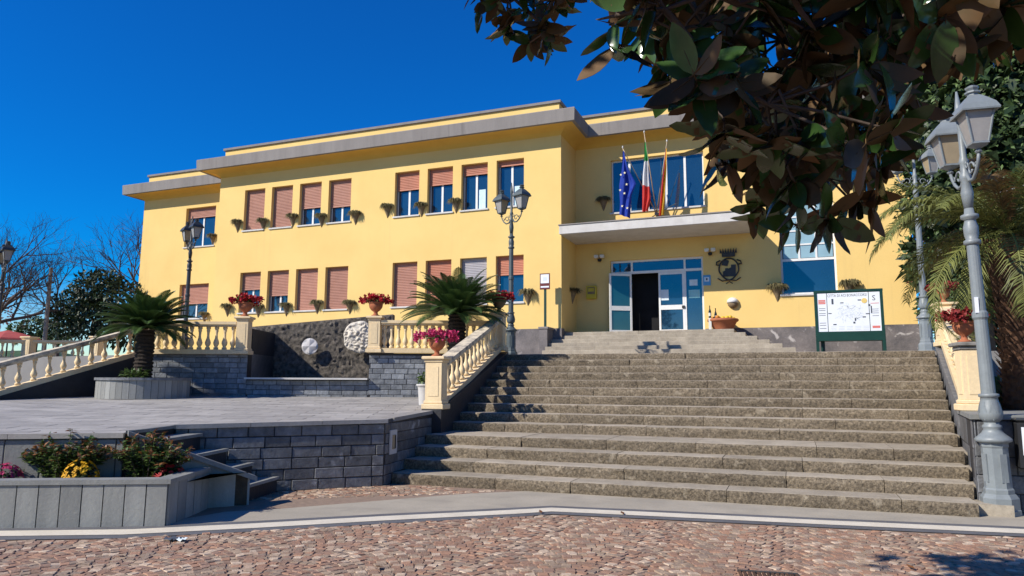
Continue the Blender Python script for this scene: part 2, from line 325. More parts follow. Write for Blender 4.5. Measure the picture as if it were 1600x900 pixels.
# --- porphyry setts laid in segmental arcs
def line_y(x):
    for a,b in zip(WL,WL[1:]):
        if a.x<=x<=b.x: return a.y+(b.y-a.y)*(x-a.x)/(b.x-a.x)
    return 0
def sett_geo(w_,h_,r):
    i=.005; t=.006
    P=[(-w_/2,-h_/2,-.03),(w_/2,-h_/2,-.03),(w_/2,h_/2,-.03),(-w_/2,h_/2,-.03)]
    Q=[(x+jit(.004),y+jit(.004),.0+jit(.001)) for x,y,_ in P]
    T=[(x*(1-2*i/w_)+jit(.003),y*(1-2*i/h_)+jit(.003),t+jit(.003)) for x,y,_ in P]
    return P+Q+T,[(0,1,5,4),(1,2,6,5),(2,3,7,6),(3,0,4,7),(4,5,9,8),(5,6,10,9),(6,7,11,10),(7,4,8,11),(8,9,10,11)]
setts=[]
LW=1.15
for lane in range(-10,6):
    for k in range(-6,88):
        n=13
        for j in range(n):
            s=(j+.5+(.5 if k%2 else 0)*.6+jit(.10))/n
            x=lane*LW+s*LW; y=2.4+k*.083+.30*(1-(2*s-1)**2)+jit(.008)
            if not(-9.8<x<4.6): continue
            sl_=math.atan(.30*-4*(2*s-1)/LW)
            ly=line_y(x)
            inside = y<ly-.36
            sliver = ((x+5.99)*(9.41-7.45)-(y-7.45)*(-4.46+5.99)<-.08) and y>7.4 and x<-3.2 and y<10.35 and x>-7 and ((x+4.46)*(10.16-9.41)-(y-9.41)*(-3.37+4.46)<-.06)
            if inside or sliver: setts.append((x,y,sl_+jit(.12),  .0845+jit(.007),.0775+jit(.005),inside))
setts.sort(key=lambda q:(not q[5], abs(math.hypot(q[0]-.2,q[1]-.4)-0) if (V((q[0],q[1],0)).dot(HF)>5.2 and abs(V((q[0],q[1],0)).dot(HR))<.72*V((q[0],q[1],0)).dot(HF)) else 99))
base=[]
for i in range(10):
    v_,f_=sett_geo(.0845+jit(.007),.0775+jit(.005),rnd); m=MB(); m.add(v_,f_); base.append(m.mesh('paving_sett','sett'))
for i,(x,y,a,w_,h_,_) in enumerate(setts[:300]):
    part('paving_sett',base[i%10],plaza,(x,y,jit(.003)),a+(math.pi if i%3 else 0))
m=MB()
for (x,y,a,w_,h_,_) in setts[300:]:
    v_,f_=sett_geo(w_,h_,rnd); c,s=math.cos(a),math.sin(a); dz=jit(.003)
    m.add([(x+p[0]*c-p[1]*s,y+p[0]*s+p[1]*c,p[2]+dz) for p in v_],f_)
o=m.build('paving_setts','sett',plaza); o['kind']='stuff'
# --- main staircase
def XL(y): return -5.9-(y-9.66)*.150
def XR(y): return 2.05+(y-10.3)*.116
def yf(x,k): return 10.24+(x-2)*.035+.5*k+(.6 if k>=4 else 0)
stair=thing('staircase','wide flight of rough lava stone steps climbing to the yellow building','staircase',(-1.8,10.2,0))
RIS=.165
def step_stone(x0,x1,k,seed,tread):
    nx=max(3,int((x1-x0)/.11)); z1=RIS*(k+1); z0=z1-RIS-.02
    yb=tread+.06
    prof=[(0,z0),(-.006,z0+.05),(-.010,z0+.10),(-.012,z1-.032),(.006,z1-.006),(.03,z1),(yb,z1)]
    P=[]; F=[]; fm=[]
    for i in range(nx+1):
        x=x0+(x1-x0)*i/nx
        for j,(dy,z) in enumerate(prof):
            q=V((x*5,z*9,k*3.7+seed)); a=noise.noise(q)*.028+noise.noise(q*3)*.018
            amp=(0.6,1,1,1,.7,.35,0)[j]; e=.012 if i in(0,nx) and j<6 else 0
            P.append((x,yf(x,k)+dy+a*amp+e,z+(noise.noise(q*1.3+V((9,0,0)))*.006 if j>=3 else 0)))
    np_=len(prof)
    for i in range(nx):
        for j in range(np_-1): F.append((i*np_+j,(i+1)*np_+j,(i+1)*np_+j+1,i*np_+j+1)); fm.append(1 if j>=4 else 0)
    F.append(tuple(range(np_-1,-1,-1))); fm.append(0); F.append(tuple(nx*np_+j for j in range(np_))); fm.append(0)
    m=MB(); m.add(P,F); m.m=fm
    o=m.build('step_stone',['lava_step','lava_smooth'],stair,smooth=True); smooth_angle(o,50)
    o.matrix_parent_inverse=Matrix.Translation((1.8,-10.2,0))
for k in range(14):
    y=yf(-2,k); a=XL(y)+.04; b=XR(y)-.02; x=a; tr=1.1 if k==3 else .5
    while x<b-.01:
        L_=rnd.uniform(1.0,2.3)
        if b-x-L_<.6: L_=b-x
        step_stone(x+.004,x+L_-.004,k,rnd.random()*50,tr); x+=L_
fill=[]
for k in range(14): fill.append((.30+yf(-2,k),RIS*(k+1)-.03))
m=MB(); P=[(10.6,-.1)]
for i,(y,z) in enumerate(fill): P+= [(y,fill[i-1][1] if i else -.1),(y,z)]
P+=[(18.2,RIS*14-.03),(18.2,-.1)]
n=len(P); m.add([(-6.2+(-.0),y,z) for y,z in P]+[(2.4,y,z) for y,z in P],[tuple(range(n)),tuple(range(2*n-1,n-1,-1))]+[(i,n+i,n+(i+1)%n,(i+1)%n) for i in range(n)])
o=m.build('core','lava_smooth',stair); o.matrix_parent_inverse=Matrix.Translation((1.8,-10.2,0))
# --- upper forecourt
FL=lambda u,d=18.5: (lambda p:V((p.x,p.y,0)))(atd(u,560,d))
A0,A1,A2,A3=FL(225),FL(387),FL(577),FL(786)
B1,B2=FL(410,20.9),FL(600,20.9)
fc=[A0,A1,A1+HF*2.3,A2+HF*2.3,A2,A3,V((XL(17.2),yf(-7,13)+.35,0)),V((XR(17.7),yf(3,13)+.35,0)),V((14,18.5,0)),V((14,46,0)),V((-60,46,0)),V((-60,20,0)),V((-16.6,14.6,0))]
struct('upper_forecourt',MB().prism([(p.x,p.y) for p in fc],-.05,UP-.004),'asphalt_top')
# --- lower terrace
C0=V((-5.9,9.66,0)); N0=V((-7.98,7.58,0)); J3=V((-7.58,6.47,0)); JL=V((-13.0,3.18,0))
terr=[C0,V((XL(17.15),17.12,0)),A0,V((-16.3,14.2,0)),V((-16.55,10.4,0)),V((-17.2,3.0,0)),JL,J3,N0]
tf=struct('terrace_floor',MB().prism([(p.x,p.y) for p in terr],-.05,lambda p:tz(V((p[0],p[1],0)))-.012),'joint')
def clip(subj,rect):
    out=subj
    for i in range(4):
        a=rect[i]; b=rect[(i+1)%4]; inp=out; out=[]
        if not inp: return []
        def ins(p): return (b.x-a.x)*(p.y-a.y)-(b.y-a.y)*(p.x-a.x)>=-1e-9
        def inter(p,q):
            d1=(b.x-a.x)*(p.y-a.y)-(b.y-a.y)*(p.x-a.x); d2=(b.x-a.x)*(q.y-a.y)-(b.y-a.y)*(q.x-a.x); return p+(q-p)*(d1/(d1-d2))
        for j in range(len(inp)):
            p=inp[j-1]; q=inp[j]
            if ins(q):
                if not ins(p): out.append(inter(p,q))
                out.append(q)
            elif ins(p): out.append(inter(p,q))
    return out
tdir=V((.905,.425,0)); tn=V((-tdir.y,tdir.x,0)); tiles=[]
for i in range(-36,12):
    for j in range(-14,46):
        o_=C0+tdir*(i*.62+(.31 if j%2 else 0))+tn*(j*.31)
        g_=.006
        rect=[o_+tdir*g_+tn*g_,o_+tdir*(.62-g_)+tn*g_,o_+tdir*(.62-g_)+tn*(.31-g_),o_+tdir*g_+tn*(.31-g_)]
        c=clip(terr,rect)
        if len(c)>=3:
            ar=abs(sum(c[k-1].x*c[k].y-c[k].x*c[k-1].y for k in range(len(c))))/2
            if ar>.004: tiles.append(c)
def tkey(c):
    p=sum(c,V((0,0,0)))/len(c); d=p.dot(HF); l=p.dot(HR)
    return d if abs(l)<.73*d else 99
tiles.sort(key=tkey)
m=MB()
for i,c in enumerate(tiles):
    dz=jit(.002); f=lambda p:tz(V((p[0],p[1],0)))-.011
    g=lambda p:tz(V((p[0],p[1],0)))+dz
    if i<300:
        q=MB(); q.prism([(p.x,p.y) for p in c],f,g); q.build('paving_tile','tile',tf)
    else: m.prism([(p.x,p.y) for p in c],f,g)
o=m.build('paving_tiles','tile',tf); o['kind']='stuff'
# --- retaining walls: faced with slate blocks
def block_wall(parent,a,b,z0,ztop,rowh,bl,depth,matn='slate',name='slate_block',inward=None,seed=0,jitter=.006,limit=None):
    d=(b-a); L_=d.length; t=d.normalized(); nrm=V((t.y,-t.x,0))      # outward = right of a->b
    r=random.Random(seed); k=0; z=z0
    while z<ztop(L_/2)-.03:
        h=min(rowh,ztop(L_/2)-z); x=-(bl*.5 if k%2 else 0)+r.uniform(-.05,.05)
        while x<L_-.02:
            l=bl*r.uniform(.88,1.12); x0=max(x,0); x1=min(x+l,L_)
            if x1-x0>.04:
                g=.005; e=depth+r.uniform(-jitter,jitter)
                q=MB(); zz1=min(z+h,ztop((x0+x1)/2))
                if zz1-z>.04:
                    P=a+t*((x0+x1)/2)+nrm*(e/2-.01)+V((0,0,(z+zz1)/2))
                    hx=(x1-x0)/2-g; hz=(zz1-z)/2-g; b_=.008
                    vs=[]
                    for yy,i in ((-e/2-.02,0),(e/2-b_,0),(e/2,b_)):
                        vs+=[(sx*(hx-i),yy,sz*(hz-i)) for sx,sz in((-1,-1),(1,-1),(1,1),(-1,1))]
                    q.add([P+t*v[0]+nrm*v[1]+V((0,0,v[2])) for v in vs],[(8,9,10,11)]+[(4*s+i,4*s+(i+1)%4,4*s+4+(i+1)%4,4*s+4+i) for s in(0,1) for i in range(4)])
                    q.build(name,matn,parent)
            x+=l
        z+=rowh; k+=1
tw=thing('terrace_wall','low dark slate block wall holding up the grey terrace','wall')
def core_wall(parent,a,b,z0,z1a,z1b,th,matn,name='core'):
    t=(b-a).normalized(); n=V((-t.y,t.x,0))*th
    return MB().add([(*a.xy,z0),(*b.xy,z0),(*(b+n).xy,z0),(*(a+n).xy,z0),(*a.xy,z1a),(*b.xy,z1b),(*(b+n).xy,z1b),(*(a+n).xy,z1a)],
        [(0,3,2,1),(4,5,6,7),(0,1,5,4),(1,2,6,5),(2,3,7,6),(3,0,4,7)]).build(name,matn,parent)
wt=(C0-N0).normalized(); wn=V((wt.y,-wt.x,0))
zc=tz(C0)-.06
core_wall(tw,N0,C0,-.1,tz(N0)-.07,zc,.3,'slate_dark')
block_wall(tw,N0+wt*.02,C0,0,lambda x:zc,.156,.40,.03,seed=3)
E0=V((XL(12.3),12.3,0))
sd=(E0-C0).normalized()
core_wall(tw,C0,E0+sd*.3,-.1,zc,tz(E0)-.06,.3,'slate_dark')
block_wall(tw,C0+sd*.02,E0+sd*.3,0,lambda x:zc,.156,.44,.025,seed=4)
def coping(parent,a,b,wd=.30,h=.06,over=.05,matn='tile',name='coping'):
    t=(b-a).normalized(); n=V((-t.y,t.x,0)); q=MB()
    A=V((a.x,a.y,tz(a)+.004-h)); B=V((b.x,b.y,tz(b)+.004-h)); o_=-n*over; i_=n*(wd-over); U=V((0,0,h))
    q.add([A+o_,B+o_,B+i_,A+i_,A+o_+U,B+o_+U,B+i_+U,A+i_+U],[(0,3,2,1),(4,5,6,7),(0,1,5,4),(1,2,6,5),(2,3,7,6),(3,0,4,7)])
    return q.build(name,matn,parent)
def run(a,b,n):
    return [(a+(b-a)*(i/n),a+(b-a)*((i+1)/n)) for i in range(n)]
for a,b in run(N0-wt*.0,C0+wt*.05,3): coping(tw,a+wt*.003,b-wt*.003)
for a,b in run(C0+sd*.32,E0+sd*.2,2): coping(tw,a,b-sd*.004,over=.03)
jt=(J3-JL).normalized()
core_wall(tw,JL,J3,-.1,tz(JL)-.07,tz(J3)-.07,.3,'slate_dark')
block_wall(tw,JL,J3,.3,lambda x:tz(J3)-.07,.66,.42,.03,matn='slate_slab',name='slate_slab',seed=9,jitter=.002)
for a,b in run(JL,J3,5): coping(tw,a+jt*.003,b-jt*.003)
# white framed recess plate on the shaded side
q=MB(); pc=C0+sd*.30+V((0,0,.64)); on=V((sd.y,-sd.x,0))
wl_=thing('wall_light','small white framed recessed light on shaded slate corner by the steps','light',pc+on*.03)
q.obox(V((0,0,0)),sd,on,V((0,0,1)),.13,.012,.185); q.build('frame','sill',wl_)
MB().obox(on*.014,sd,on,V((0,0,1)),.065,.006,.11).build('lens','lamp_warm',wl_)
MB().obox(on*.017+sd*.045,sd,on,V((0,0,1)),.022,.006,.10).build('louvre','rubber',wl_)
# --- small side steps going down to the right, with a sloping kerb
ss=thing('side_steps','five small dark slate steps descending beside the flower planter','steps')
def lerp(a,b,t): return a+(b-a)*t
BK=[lerp(N0,C0-wt*1.55,i/4)for i in range(5)]; BK=[p+wn*.045 for p in BK]
FR=[lerp(J3+V((.02,.08,0)),V((-6.74,7.62,0)),i/4) for i in range(5)]
zs_=[tz(N0)-.004,.85,.635,.43,.22]
for i in range(5):
    nb=BK[i+1] if i<4 else BK[4]+(BK[4]-BK[3]); nf=FR[i+1] if i<4 else FR[4]+(FR[4]-FR[3])
    pb=BK[i-1] if i else BK[0]-(BK[1]-BK[0])*.3; pf=FR[i-1] if i else FR[0]-(FR[1]-FR[0])*.3
    q=MB(); q.prism([(p.x,p.y) for p in (pb,pf,FR[i],BK[i])],-.05,zs_[i]-.04); q.build('riser','slate_dark',ss)
    e=(FR[i]-BK[i]).normalized(); f_=V((-e.y,e.x,0)); f_=f_ if f_.dot(FR[4]-FR[0])>0 else -f_
    q=MB(); q.prism([(p.x,p.y) for p in (pb+f_*.036,pf+f_*.036,FR[i]+f_*.03,BK[i]+f_*.03)],zs_[i]-.04,zs_[i]); q.build('tread','slate_slab',ss)
kd=(FR[4]-FR[0]).normalized(); kn=V((kd.y,-kd.x,0))
k0=FR[0]+kn*.02; k1=FR[4]+kn*.02+kd*.03
q=MB(); q.add([(*k0.xy,-.05),(*k1.xy,-.05),(*(k1+kn*.17).xy,-.05),(*(k0+kn*.17).xy,-.05),(*k0.xy,tz(J3)-.03),(*k1.xy,.33),(*(k1+kn*.17).xy,.33),(*(k0+kn*.17).xy,tz(J3)-.03)],
    [(0,1,2,3),(7,6,5,4),(0,4,5,1),(1,5,6,2),(2,6,7,3),(3,7,4,0)]); q.build('cheek_wall','slate_slab',ss)
q=MB(); a=k0-kn*.03-kd*.05; b=k1-kn*.03+kd*.08; c_=kn*.24; za,zb=tz(J3)-.01,.32
q.add([(*a.xy,za-.02),(*b.xy,zb-.03),(*(b+c_).xy,zb-.03),(*(a+c_).xy,za-.02),(*a.xy,za+.04),(*b.xy,zb+.03),(*(b+c_).xy,zb+.03),(*(a+c_).xy,za+.04)],[(0,3,2,1),(4,5,6,7),(0,1,5,4),(1,2,6,5),(2,3,7,6),(3,0,4,7)]); q.build('sloping_coping','slate_slab',ss)
# --- flower planter in front
pl=thing('flower_planter','long grey slab planter with angled end in the left foreground','planter')
PA=V((-12.5,2.93,0)); PB=V((-6.42,6.08,0)); PC=V((-6.86,7.10,0))
HP=.50
pd=(PB-PA).normalized(); pn=V((pd.y,-pd.x,0)); qd=(PC-PB).normalized(); qn=V((qd.y,-qd.x,0))
core_wall(pl,PA,PB-pd*.01,-.05,HP-.05,HP-.05,.14,'slate_dark'); core_wall(pl,PB+V((-.005,.01,0)),PC,-.05,HP-.05,HP-.05,.14,'slate_dark')
L_=(PB-PA).length; n=31
for i in range(n):
    g=.006; x0=L_*i/n+g; x1=L_*(i+1)/n-g
    q=MB(); q.obox(PA+pd*((x0+x1)/2)+pn*.008+V((0,0,(HP-.05)/2-.01)),pd,pn,V((0,0,1)),(x1-x0)/2,.012+jit(.002),(HP-.05)/2+.006); q.build('front_slab','slate_slab',pl)
L2=(PC-PB).length; n=5
for i in range(n):
    g=.005; x0=L2*i/n+g; x1=L2*(i+1)/n-g
    q=MB(); q.obox(PB+qd*((x0+x1)/2)+qn*.008+V((0,0,(HP-.05)/2-.01)),qd,qn,V((0,0,1)),(x1-x0)/2,.012+jit(.002),(HP-.05)/2+.006); q.build('end_slab','slate_slab',pl)
# rim (mitred)
def rim(o0,o1,z0,z1):
    a0=PA+pn*o1; a1=PA+pn*o0
    def corner(o):
        p=PB+pn*o; r=PB+qn*o; # intersect p+pd*s , r+qd*t
        den=pd.x*qd.y-pd.y*qd.x; w_=r-p; s=(w_.x*qd.y-w_.y*qd.x)/den; return p+pd*s
    return MB().prism([(p.x,p.y) for p in (a0,corner(o1),PC+qn*o1,PC+qn*o0,corner(o0),a1)],z0,z1)
rim(-.16,.035,HP-.05,HP).build('rim','slate_slab',pl)
MB().prism([(p.x,p.y) for p in (PA-pn*.13,PB-pn*.13-pd*.1,PC-qn*.13,FR[4]+kn*.2,J3+V((.05,-.05,0)),JL+V((.02,-.06,0)))],.0,HP-.09).build('soil','earth',pl)
# ================================================================== TOWN HALL
YF,YM,YL=26.0,28.02,28.02
XW0,XW1=-25.44,-8.17; XLW=-32.7; XME=4.12
ZB,ZT=UP-.05,11.62
th=thing('town_hall','two-storey yellow stucco town hall with grey cornice and roller shutters','building',(-10,26,UP))
TI=Matrix.Translation((10,-26,-UP))
def hp(o): o.matrix_parent_inverse=TI; return o
S=1.3
xl,xr,ww,gg=-18.3867*S,-12.0782*S,.9201*S,.3033*S
zu,zl,zub,zlb=6.9832*S+EYE,3.9259*S+EYE,5.4902*S+EYE-.03,2.448*S+EYE+.02
def rect(u0,v0,u1,v1,y):      # pixel corners (top-left, bottom-right) -> x0,x1,z0,z1 on plane y
    a=aty(u0,v0,y); b=aty(u1,v1,y); return a.x,b.x,b.z,a.z
def wall_holes(x0,x1,z0,z1,y,holes,rev):
    xs=sorted({x0,x1,*[h[0] for h in holes],*[h[1] for h in holes]}); zs=sorted({z0,z1,*[h[2] for h in holes],*[h[3] for h in holes]})
    m=MB()
    for i in range(len(xs)-1):
        for j in range(len(zs)-1):
            cx,cz=(xs[i]+xs[i+1])/2,(zs[j]+zs[j+1])/2
            if any(h[0]<cx<h[1] and h[2]<cz<h[3] for h in holes): continue
            m.quad((xs[i],y,zs[j]),(xs[i+1],y,zs[j]),(xs[i+1],y,zs[j+1]),(xs[i],y,zs[j+1]))
    for a,b,c,d in holes:
        e=y+rev
        m.quad((a,y,c),(a,y,d),(a,e,d),(a,e,c)); m.quad((b,y,c),(b,e,c),(b,e,d),(b,y,d))
        m.quad((a,y,d),(b,y,d),(b,e,d),(a,e,d)); m.quad((a,y,c),(a,e,c),(b,e,c),(b,y,c))
    return m
winsF=[]
for x0,zt,zb,fr,cols,grp in ((xl,zu,zub,(1,1,.58,.62),('shutter',)*4,'UL'),(xl,zl,zlb,(.42,.60,1,1),('shutter',)*4,'LL'),
     (xr,zu,zub,(.40,.36,.22,.11),('shutter_orange',)*4,'UR'),(xr,zl,zlb,(1,1,1,.40),('shutter','shutter_orange','shutter_grey','shutter_orange'),'LR')):
    for i in range(4):
        X=x0+i*(ww+gg); winsF.append((X,X+ww,zb,zt,fr[i],cols[i],grp,i))
LU=rect(291.5,326,334,383,YL); LLw=rect(281,445,323,497,YL)
RW=rect(954,251,1101,321,YM)
DR=(aty(953,402,YM).x,aty(1098,402,YM).x,3.55,aty(1030,403,YM).z)
BWz1=aty(1262,322,YM).z+.25; BW=(aty(1221,440,YM).x,aty(1309,440,YM).x,aty(1262,459,YM).z,BWz1)
REV=.26
hp(wall_holes(XW0,XW1,ZB,ZT,YF,[h[:4] for h in winsF],REV).build('wing_front_wall','stucco',th))
hp(wall_holes(XLW,XW0,ZB,ZT,YL,[LU,LLw],REV).build('left_wall','stucco',th))
hp(wall_holes(XW1,XME,ZB,ZT,YM,[RW,DR,BW],REV).build('entrance_wall','stucco',th))
hp(MB().quad((XW1,YF,ZB),(XW1,YM,ZB),(XW1,YM,ZT),(XW1,YF,ZT)).build('wing_return_wall','stucco',th))
hp(MB().quad((XW0,YL,ZB),(XW0,YF,ZB),(XW0,YF,ZT),(XW0,YL,ZT)).build('wing_return_wall','stucco',th))
hp(MB().quad((XME,YM,ZB),(XME,42,ZB),(XME,42,ZT),(XME,YM,ZT)).quad((XLW,42,ZB),(XLW,YL,ZB),(XLW,YL,ZT),(XLW,42,ZT)).quad((XME,42,ZB),(XLW,42,ZB),(XLW,42,ZT),(XME,42,ZT)).build('rear_wall','stucco',th))
hp(MB().box(XLW+.4,XME-.4,YM+.9,YM+1.0,ZB,ZT-.1).box(XW0+.4,XW1-.4,YF+1.2,YF+1.3,ZB,ZT-.1).build('inner_partition','dark_interior',th))
def outline(o,back=42.0):
    return [(XLW-o,YL-o),(XW0-o,YL-o),(XW0-o,YF-o),(XW1+o,YF-o),(XW1+o,YM-o),(XME+o,YM-o),(XME+o,back+o),(XLW-o,back+o)]
def loft(levels,cap=False):
    m=MB(); n=8; P=[]
    for o,z in levels: P+=[(x,y,z) for x,y in outline(o)]
    F=[(k*n+i,k*n+(i+1)%n,(k+1)*n+(i+1)%n,(k+1)*n+i) for k in range(len(levels)-1) for i in range(n)]
    if cap: F.append(tuple((len(levels)-1)*n+i for i in range(n)))
    return m.add(P,F)
ZF0,ZF1=11.63,12.15
co=hp(loft([(.62,ZF0+.02),(.66,ZF0-.012),(.76,ZF0-.012),(.78,ZF0),(.80,ZF1-.03),(.78,ZF1),(-1.2,ZF1+.01)],True).build('cornice','concrete',th))
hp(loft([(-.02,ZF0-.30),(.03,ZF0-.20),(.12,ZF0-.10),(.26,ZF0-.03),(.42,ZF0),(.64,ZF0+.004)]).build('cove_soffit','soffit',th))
hp(loft([(-.16,ZF1),(-.16,ZF1+.29),(-.22,ZF1+.29),(-.22,ZF1+.335),(-.10,ZF1+.335),(-.10,ZF1+.60),(-.22,ZF1+.60)]).build('attic_parapet','stucco',th))
hp(loft([(-.2,ZF1+.602),(-.04,ZF1+.602),(-.02,ZF1+.62),(-.02,ZF1+.72),(-.2,ZF1+.74),(-.6,ZF1+.74)],True).build('coping','concrete',th))
# plinth: right of the entrance, the recess and the wing corner
zp=aty(1240,510.7,YM).z
PLX=aty(806,520,YF).x
hp(MB().box(DR[1]+.03,XME+.03,YM-.045,YM+.3,ZB,zp).build('plinth','plinth',th))
hp(MB().box(XW1+.05,DR[0]-.12,YM-.03,YM+.3,ZB,zp-.1).build('plinth','plinth',th))
hp(MB().box(PLX,XW1+.02,YF-.05,YF+.3,ZB,aty(830,514,YF).z).build('plinth','plinth',th))
hp(MB().box(XW1-.3,XW1+.032,YF+.31,YM-.05,ZB,zp-.1).build('plinth','plinth',th))
# windows
def slat_mesh(x0,x1,y,z0,z1,p=.07,open_from=None):
    m=MB(); n=max(1,int(round((z1-z0)/p))); p=(z1-z0)/n
    for k in range(n):
        a=z1-k*p; b=a-p; g=.009 if (k%5) else .02
        m.add([(x0,y,b),(x1,y,b),(x1,y-.013,b+p*.35),(x0,y-.013,b+p*.35),(x1,y-.011,a-g-.004),(x0,y-.011,a-g-.004),(x1,y+.004,a-g),(x0,y+.004,a-g),(x1,y+.004,a),(x0,y+.004,a)],
              [(0,1,2,3),(3,2,4,5),(5,4,6,7),(7,6,8,9)])
    return m
def window(h,fr=0,col='shutter',rev=REV,y0=YF,sill=True,mull=1):
    a,b,c,d=h[:4]; y=y0+rev; fw=.06
    W=hp(MB().box(a+.001,b-.001,y-.005,y+.05,c+.001,c+fw).box(a+.001,b-.001,y-.005,y+.05,d-fw,d-.001).box(a+.001,a+fw,y-.005,y+.05,c+fw,d-fw).box(b-fw,b-.001,y-.005,y+.05,c+fw,d-fw).build('window','white_frame',th))
    ms=[a+(b-a)*(i+1)/(mull+1) for i in range(mull)]; xs=[a+fw]+ms+[b-fw]
    for x in ms: hp2(MB().box(x-.045,x+.045,y-.008,y+.045,c+fw,d-fw).build('mullion','white_frame',W))
    for i in range(len(xs)-1):
        l=xs[i]+(.045 if i else 0); r=xs[i+1]-(.045 if i<len(xs)-2 else 0)
        t=jit(.004); hp2(MB().quad((l,y+.02+t,c+fw),(r,y+.02-t,c+fw),(r,y+.02-t+jit(.004),d-fw),(l,y+.02+t,d-fw)).build('pane','pane',W))
    if fr>0:
        zz=d-(d-c)*fr if fr<1 else c+.01
        hp2(slat_mesh(a+.03,b-.03,y-.07,zz,d-.002).box(a+.03,b-.03,y-.082,y-.06,zz-.012,zz+.02).build('roller_shutter',col,W))
        for q0,q1 in ((a+.001,a+.034),(b-.034,b-.001)): MB().box(q0,q1,y-.09,y-.008,c,d-.003).build('shutter_rail','concrete',W)
    if sill: hp2(MB().bbox(a-.05,b+.05,y0-.055,y,c-.06,c-.002+.012,.008).build('sill','sill',W))
    return W
def hp2(o): return o
for h in winsF: window(h,h[4],h[5])
window(LU,.24,'shutter',y0=YL); window(LLw,.56,'shutter',y0=YL)
for i in (2,3):
    h=winsF[8+i]; a,b,c,d=h[:4]; x=(a+b)/2
    hp(MB().quad((x+.1,YF+REV+.012,c+.08),(b-.2,YF+REV+.012,c+.08),(b-.2,YF+REV+.012,c+.9),(x+.1,YF+REV+.012,c+.9)).build('curtain','curtain',th))
W=window(RW,y0=YM,mull=4,rev=.18)
# tall stair window on the right: frosted grid above, clear pane below
a,b,c,d=BW; y=YM+.16; fw=.07; zmid=aty(1262,404,YM).z
W=hp(MB().box(a+.001,b-.001,y-.01,y+.05,c+.001,c+fw).box(a+.001,b-.001,y-.01,y+.05,d-fw,d-.001).box(a+.001,a+fw,y-.01,y+.05,c+fw,d-fw).box(b-fw,b-.001,y-.01,y+.05,c+fw,d-fw).build('window','white_frame',th))
MB().box(a+fw,b-fw,y-.012,y+.045,zmid-.045,zmid+.045).build('transom','white_frame',W)
MB().quad((a+fw,y+.02,c+fw),(b-fw,y+.02,c+fw),(b-fw,y+.02,zmid-.045),(a+fw,y+.02,zmid-.045)).build('pane','pane',W)
rows=4; cw=(b-a-2*fw)/3; rh=(d-fw-zmid-.045)/rows
for r in range(rows):
    z0=zmid+.045+r*rh
    for k in range(3):
        x0=a+fw+k*cw
        MB().quad((x0+.03,y+.02,z0+.02),(x0+cw-.03,y+.02,z0+.02),(x0+cw-.03,y+.02,z0+rh-.02),(x0+.03,y+.02,z0+rh-.02)).build('pane','pane_frosted',W)
    if r: MB().box(a+fw,b-fw,y-.006,y+.04,z0-.03,z0+.03).build('glazing_bar','white_frame',W)
for k in (1,2): MB().box(a+fw+k*cw-.035,a+fw+k*cw+.035,y-.009,y+.042,zmid+.045,d-fw).build('glazing_bar','white_frame',W)
MB().bbox(a-.06,b+.06,YM-.06,y,c-.07,c+.008,.008).build('sill','sill',W)
# canopy
cy=25.78; ca=XW1-.02; cb=aty(1171.5,335,cy).x; cz0=aty(1171,344,cy).z; cz1=cz0+.34
C_=hp(MB().bbox(ca,cb,cy,YM-.001,cz0,cz1,.015).build('canopy','canopy',th))
MB().bbox(ca-.03,cb+.03,cy-.03,YM-.002,cz1-.004,cz1+.05,.01).build('roof_flashing','concrete',C_)
# entrance door
def dx(u): return aty(u,460,YM+.18).x
a,b,c,d=DR; y=YM+.18; zt=aty(1030,424,y).z
D_=hp(MB().box(a+.001,b-.001,y-.03,y+.05,d-.09,d-.001).box(a+.001,a+.08,y-.03,y+.05,c,d-.09).box(b-.08,b-.001,y-.03,y+.05,c,d-.09).box(a+.08,b-.08,y-.028,y+.048,zt-.05,zt+.05).build('entrance_door','white_frame',th))
x1,x2,x3=dx(988),dx(1029),dx(1071)
for xa,xb in ((a+.08,x1-.04),(x1+.04,x3-.04),(x3+.04,b-.08)):
    MB().quad((xa,y+.01,zt+.05),(xb,y+.01,zt+.05),(xb,y+.01,d-.09),(xa,y+.01,d-.09)).build('transom_pane','pane',D_)
for x in (x1,x3): MB().box(x-.04,x+.04,y-.026,y+.046,zt+.05,d-.09).build('mullion','white_frame',D_)
MB().box(x3-.04,x3+.04,y-.026,y+.046,c,zt-.05).build('mullion','white_frame',D_)
MB().quad((x3+.04,y+.012,c+.05),(b-.08,y+.012,c+.05),(b-.08,y+.012,zt-.05),(x3+.04,y+.012,zt-.05)).build('side_pane','pane',D_)
def leaf_door(name,o,ax,wd,z0,z1,mir=1):
    # leaf in plane through o along ax
    nrm=V((ax.y,-ax.x,0)); Z=V((0,0,1)); q=MB(); st=.075
    def bx(s0,s1,za,zb,t=.03,off=0): q.obox(o+ax*((s0+s1)/2)+nrm*off+Z*((za+zb)/2),ax,nrm,Z,(s1-s0)/2,t,(zb-za)/2)
    zm=z0+(z1-z0)*.42
    bx(0,st,z0,z1); bx(wd-st,wd,z0,z1); bx(st,wd-st,z0,z0+.14,.028); bx(st,wd-st,z1-.09,z1,.028); bx(st,wd-st,zm-.09,zm+.09,.028)
    L_=q.build(name,'white_frame',D_)
    for za,zb in ((z0+.14,zm-.09),(zm+.09,z1-.09)):
        p=o+ax*st; r=o+ax*(wd-st)
        MB().quad((p.x,p.y,za),(r.x,r.y,za),(r.x,r.y,zb),(p.x,p.y,zb)).build('pane','pane_green' if mir<0 else 'pane',L_)
    s=wd-.05; MB().obox(o+ax*s-nrm*(-.05)+Z*zm,ax,nrm,Z,.05,.03,.05).build('handle','rubber',L_)
    return L_
leaf_door('door_leaf',V((x2+.01,y,0)),V((1,0,0)),x3-.045-x2,c+.02,zt-.055)
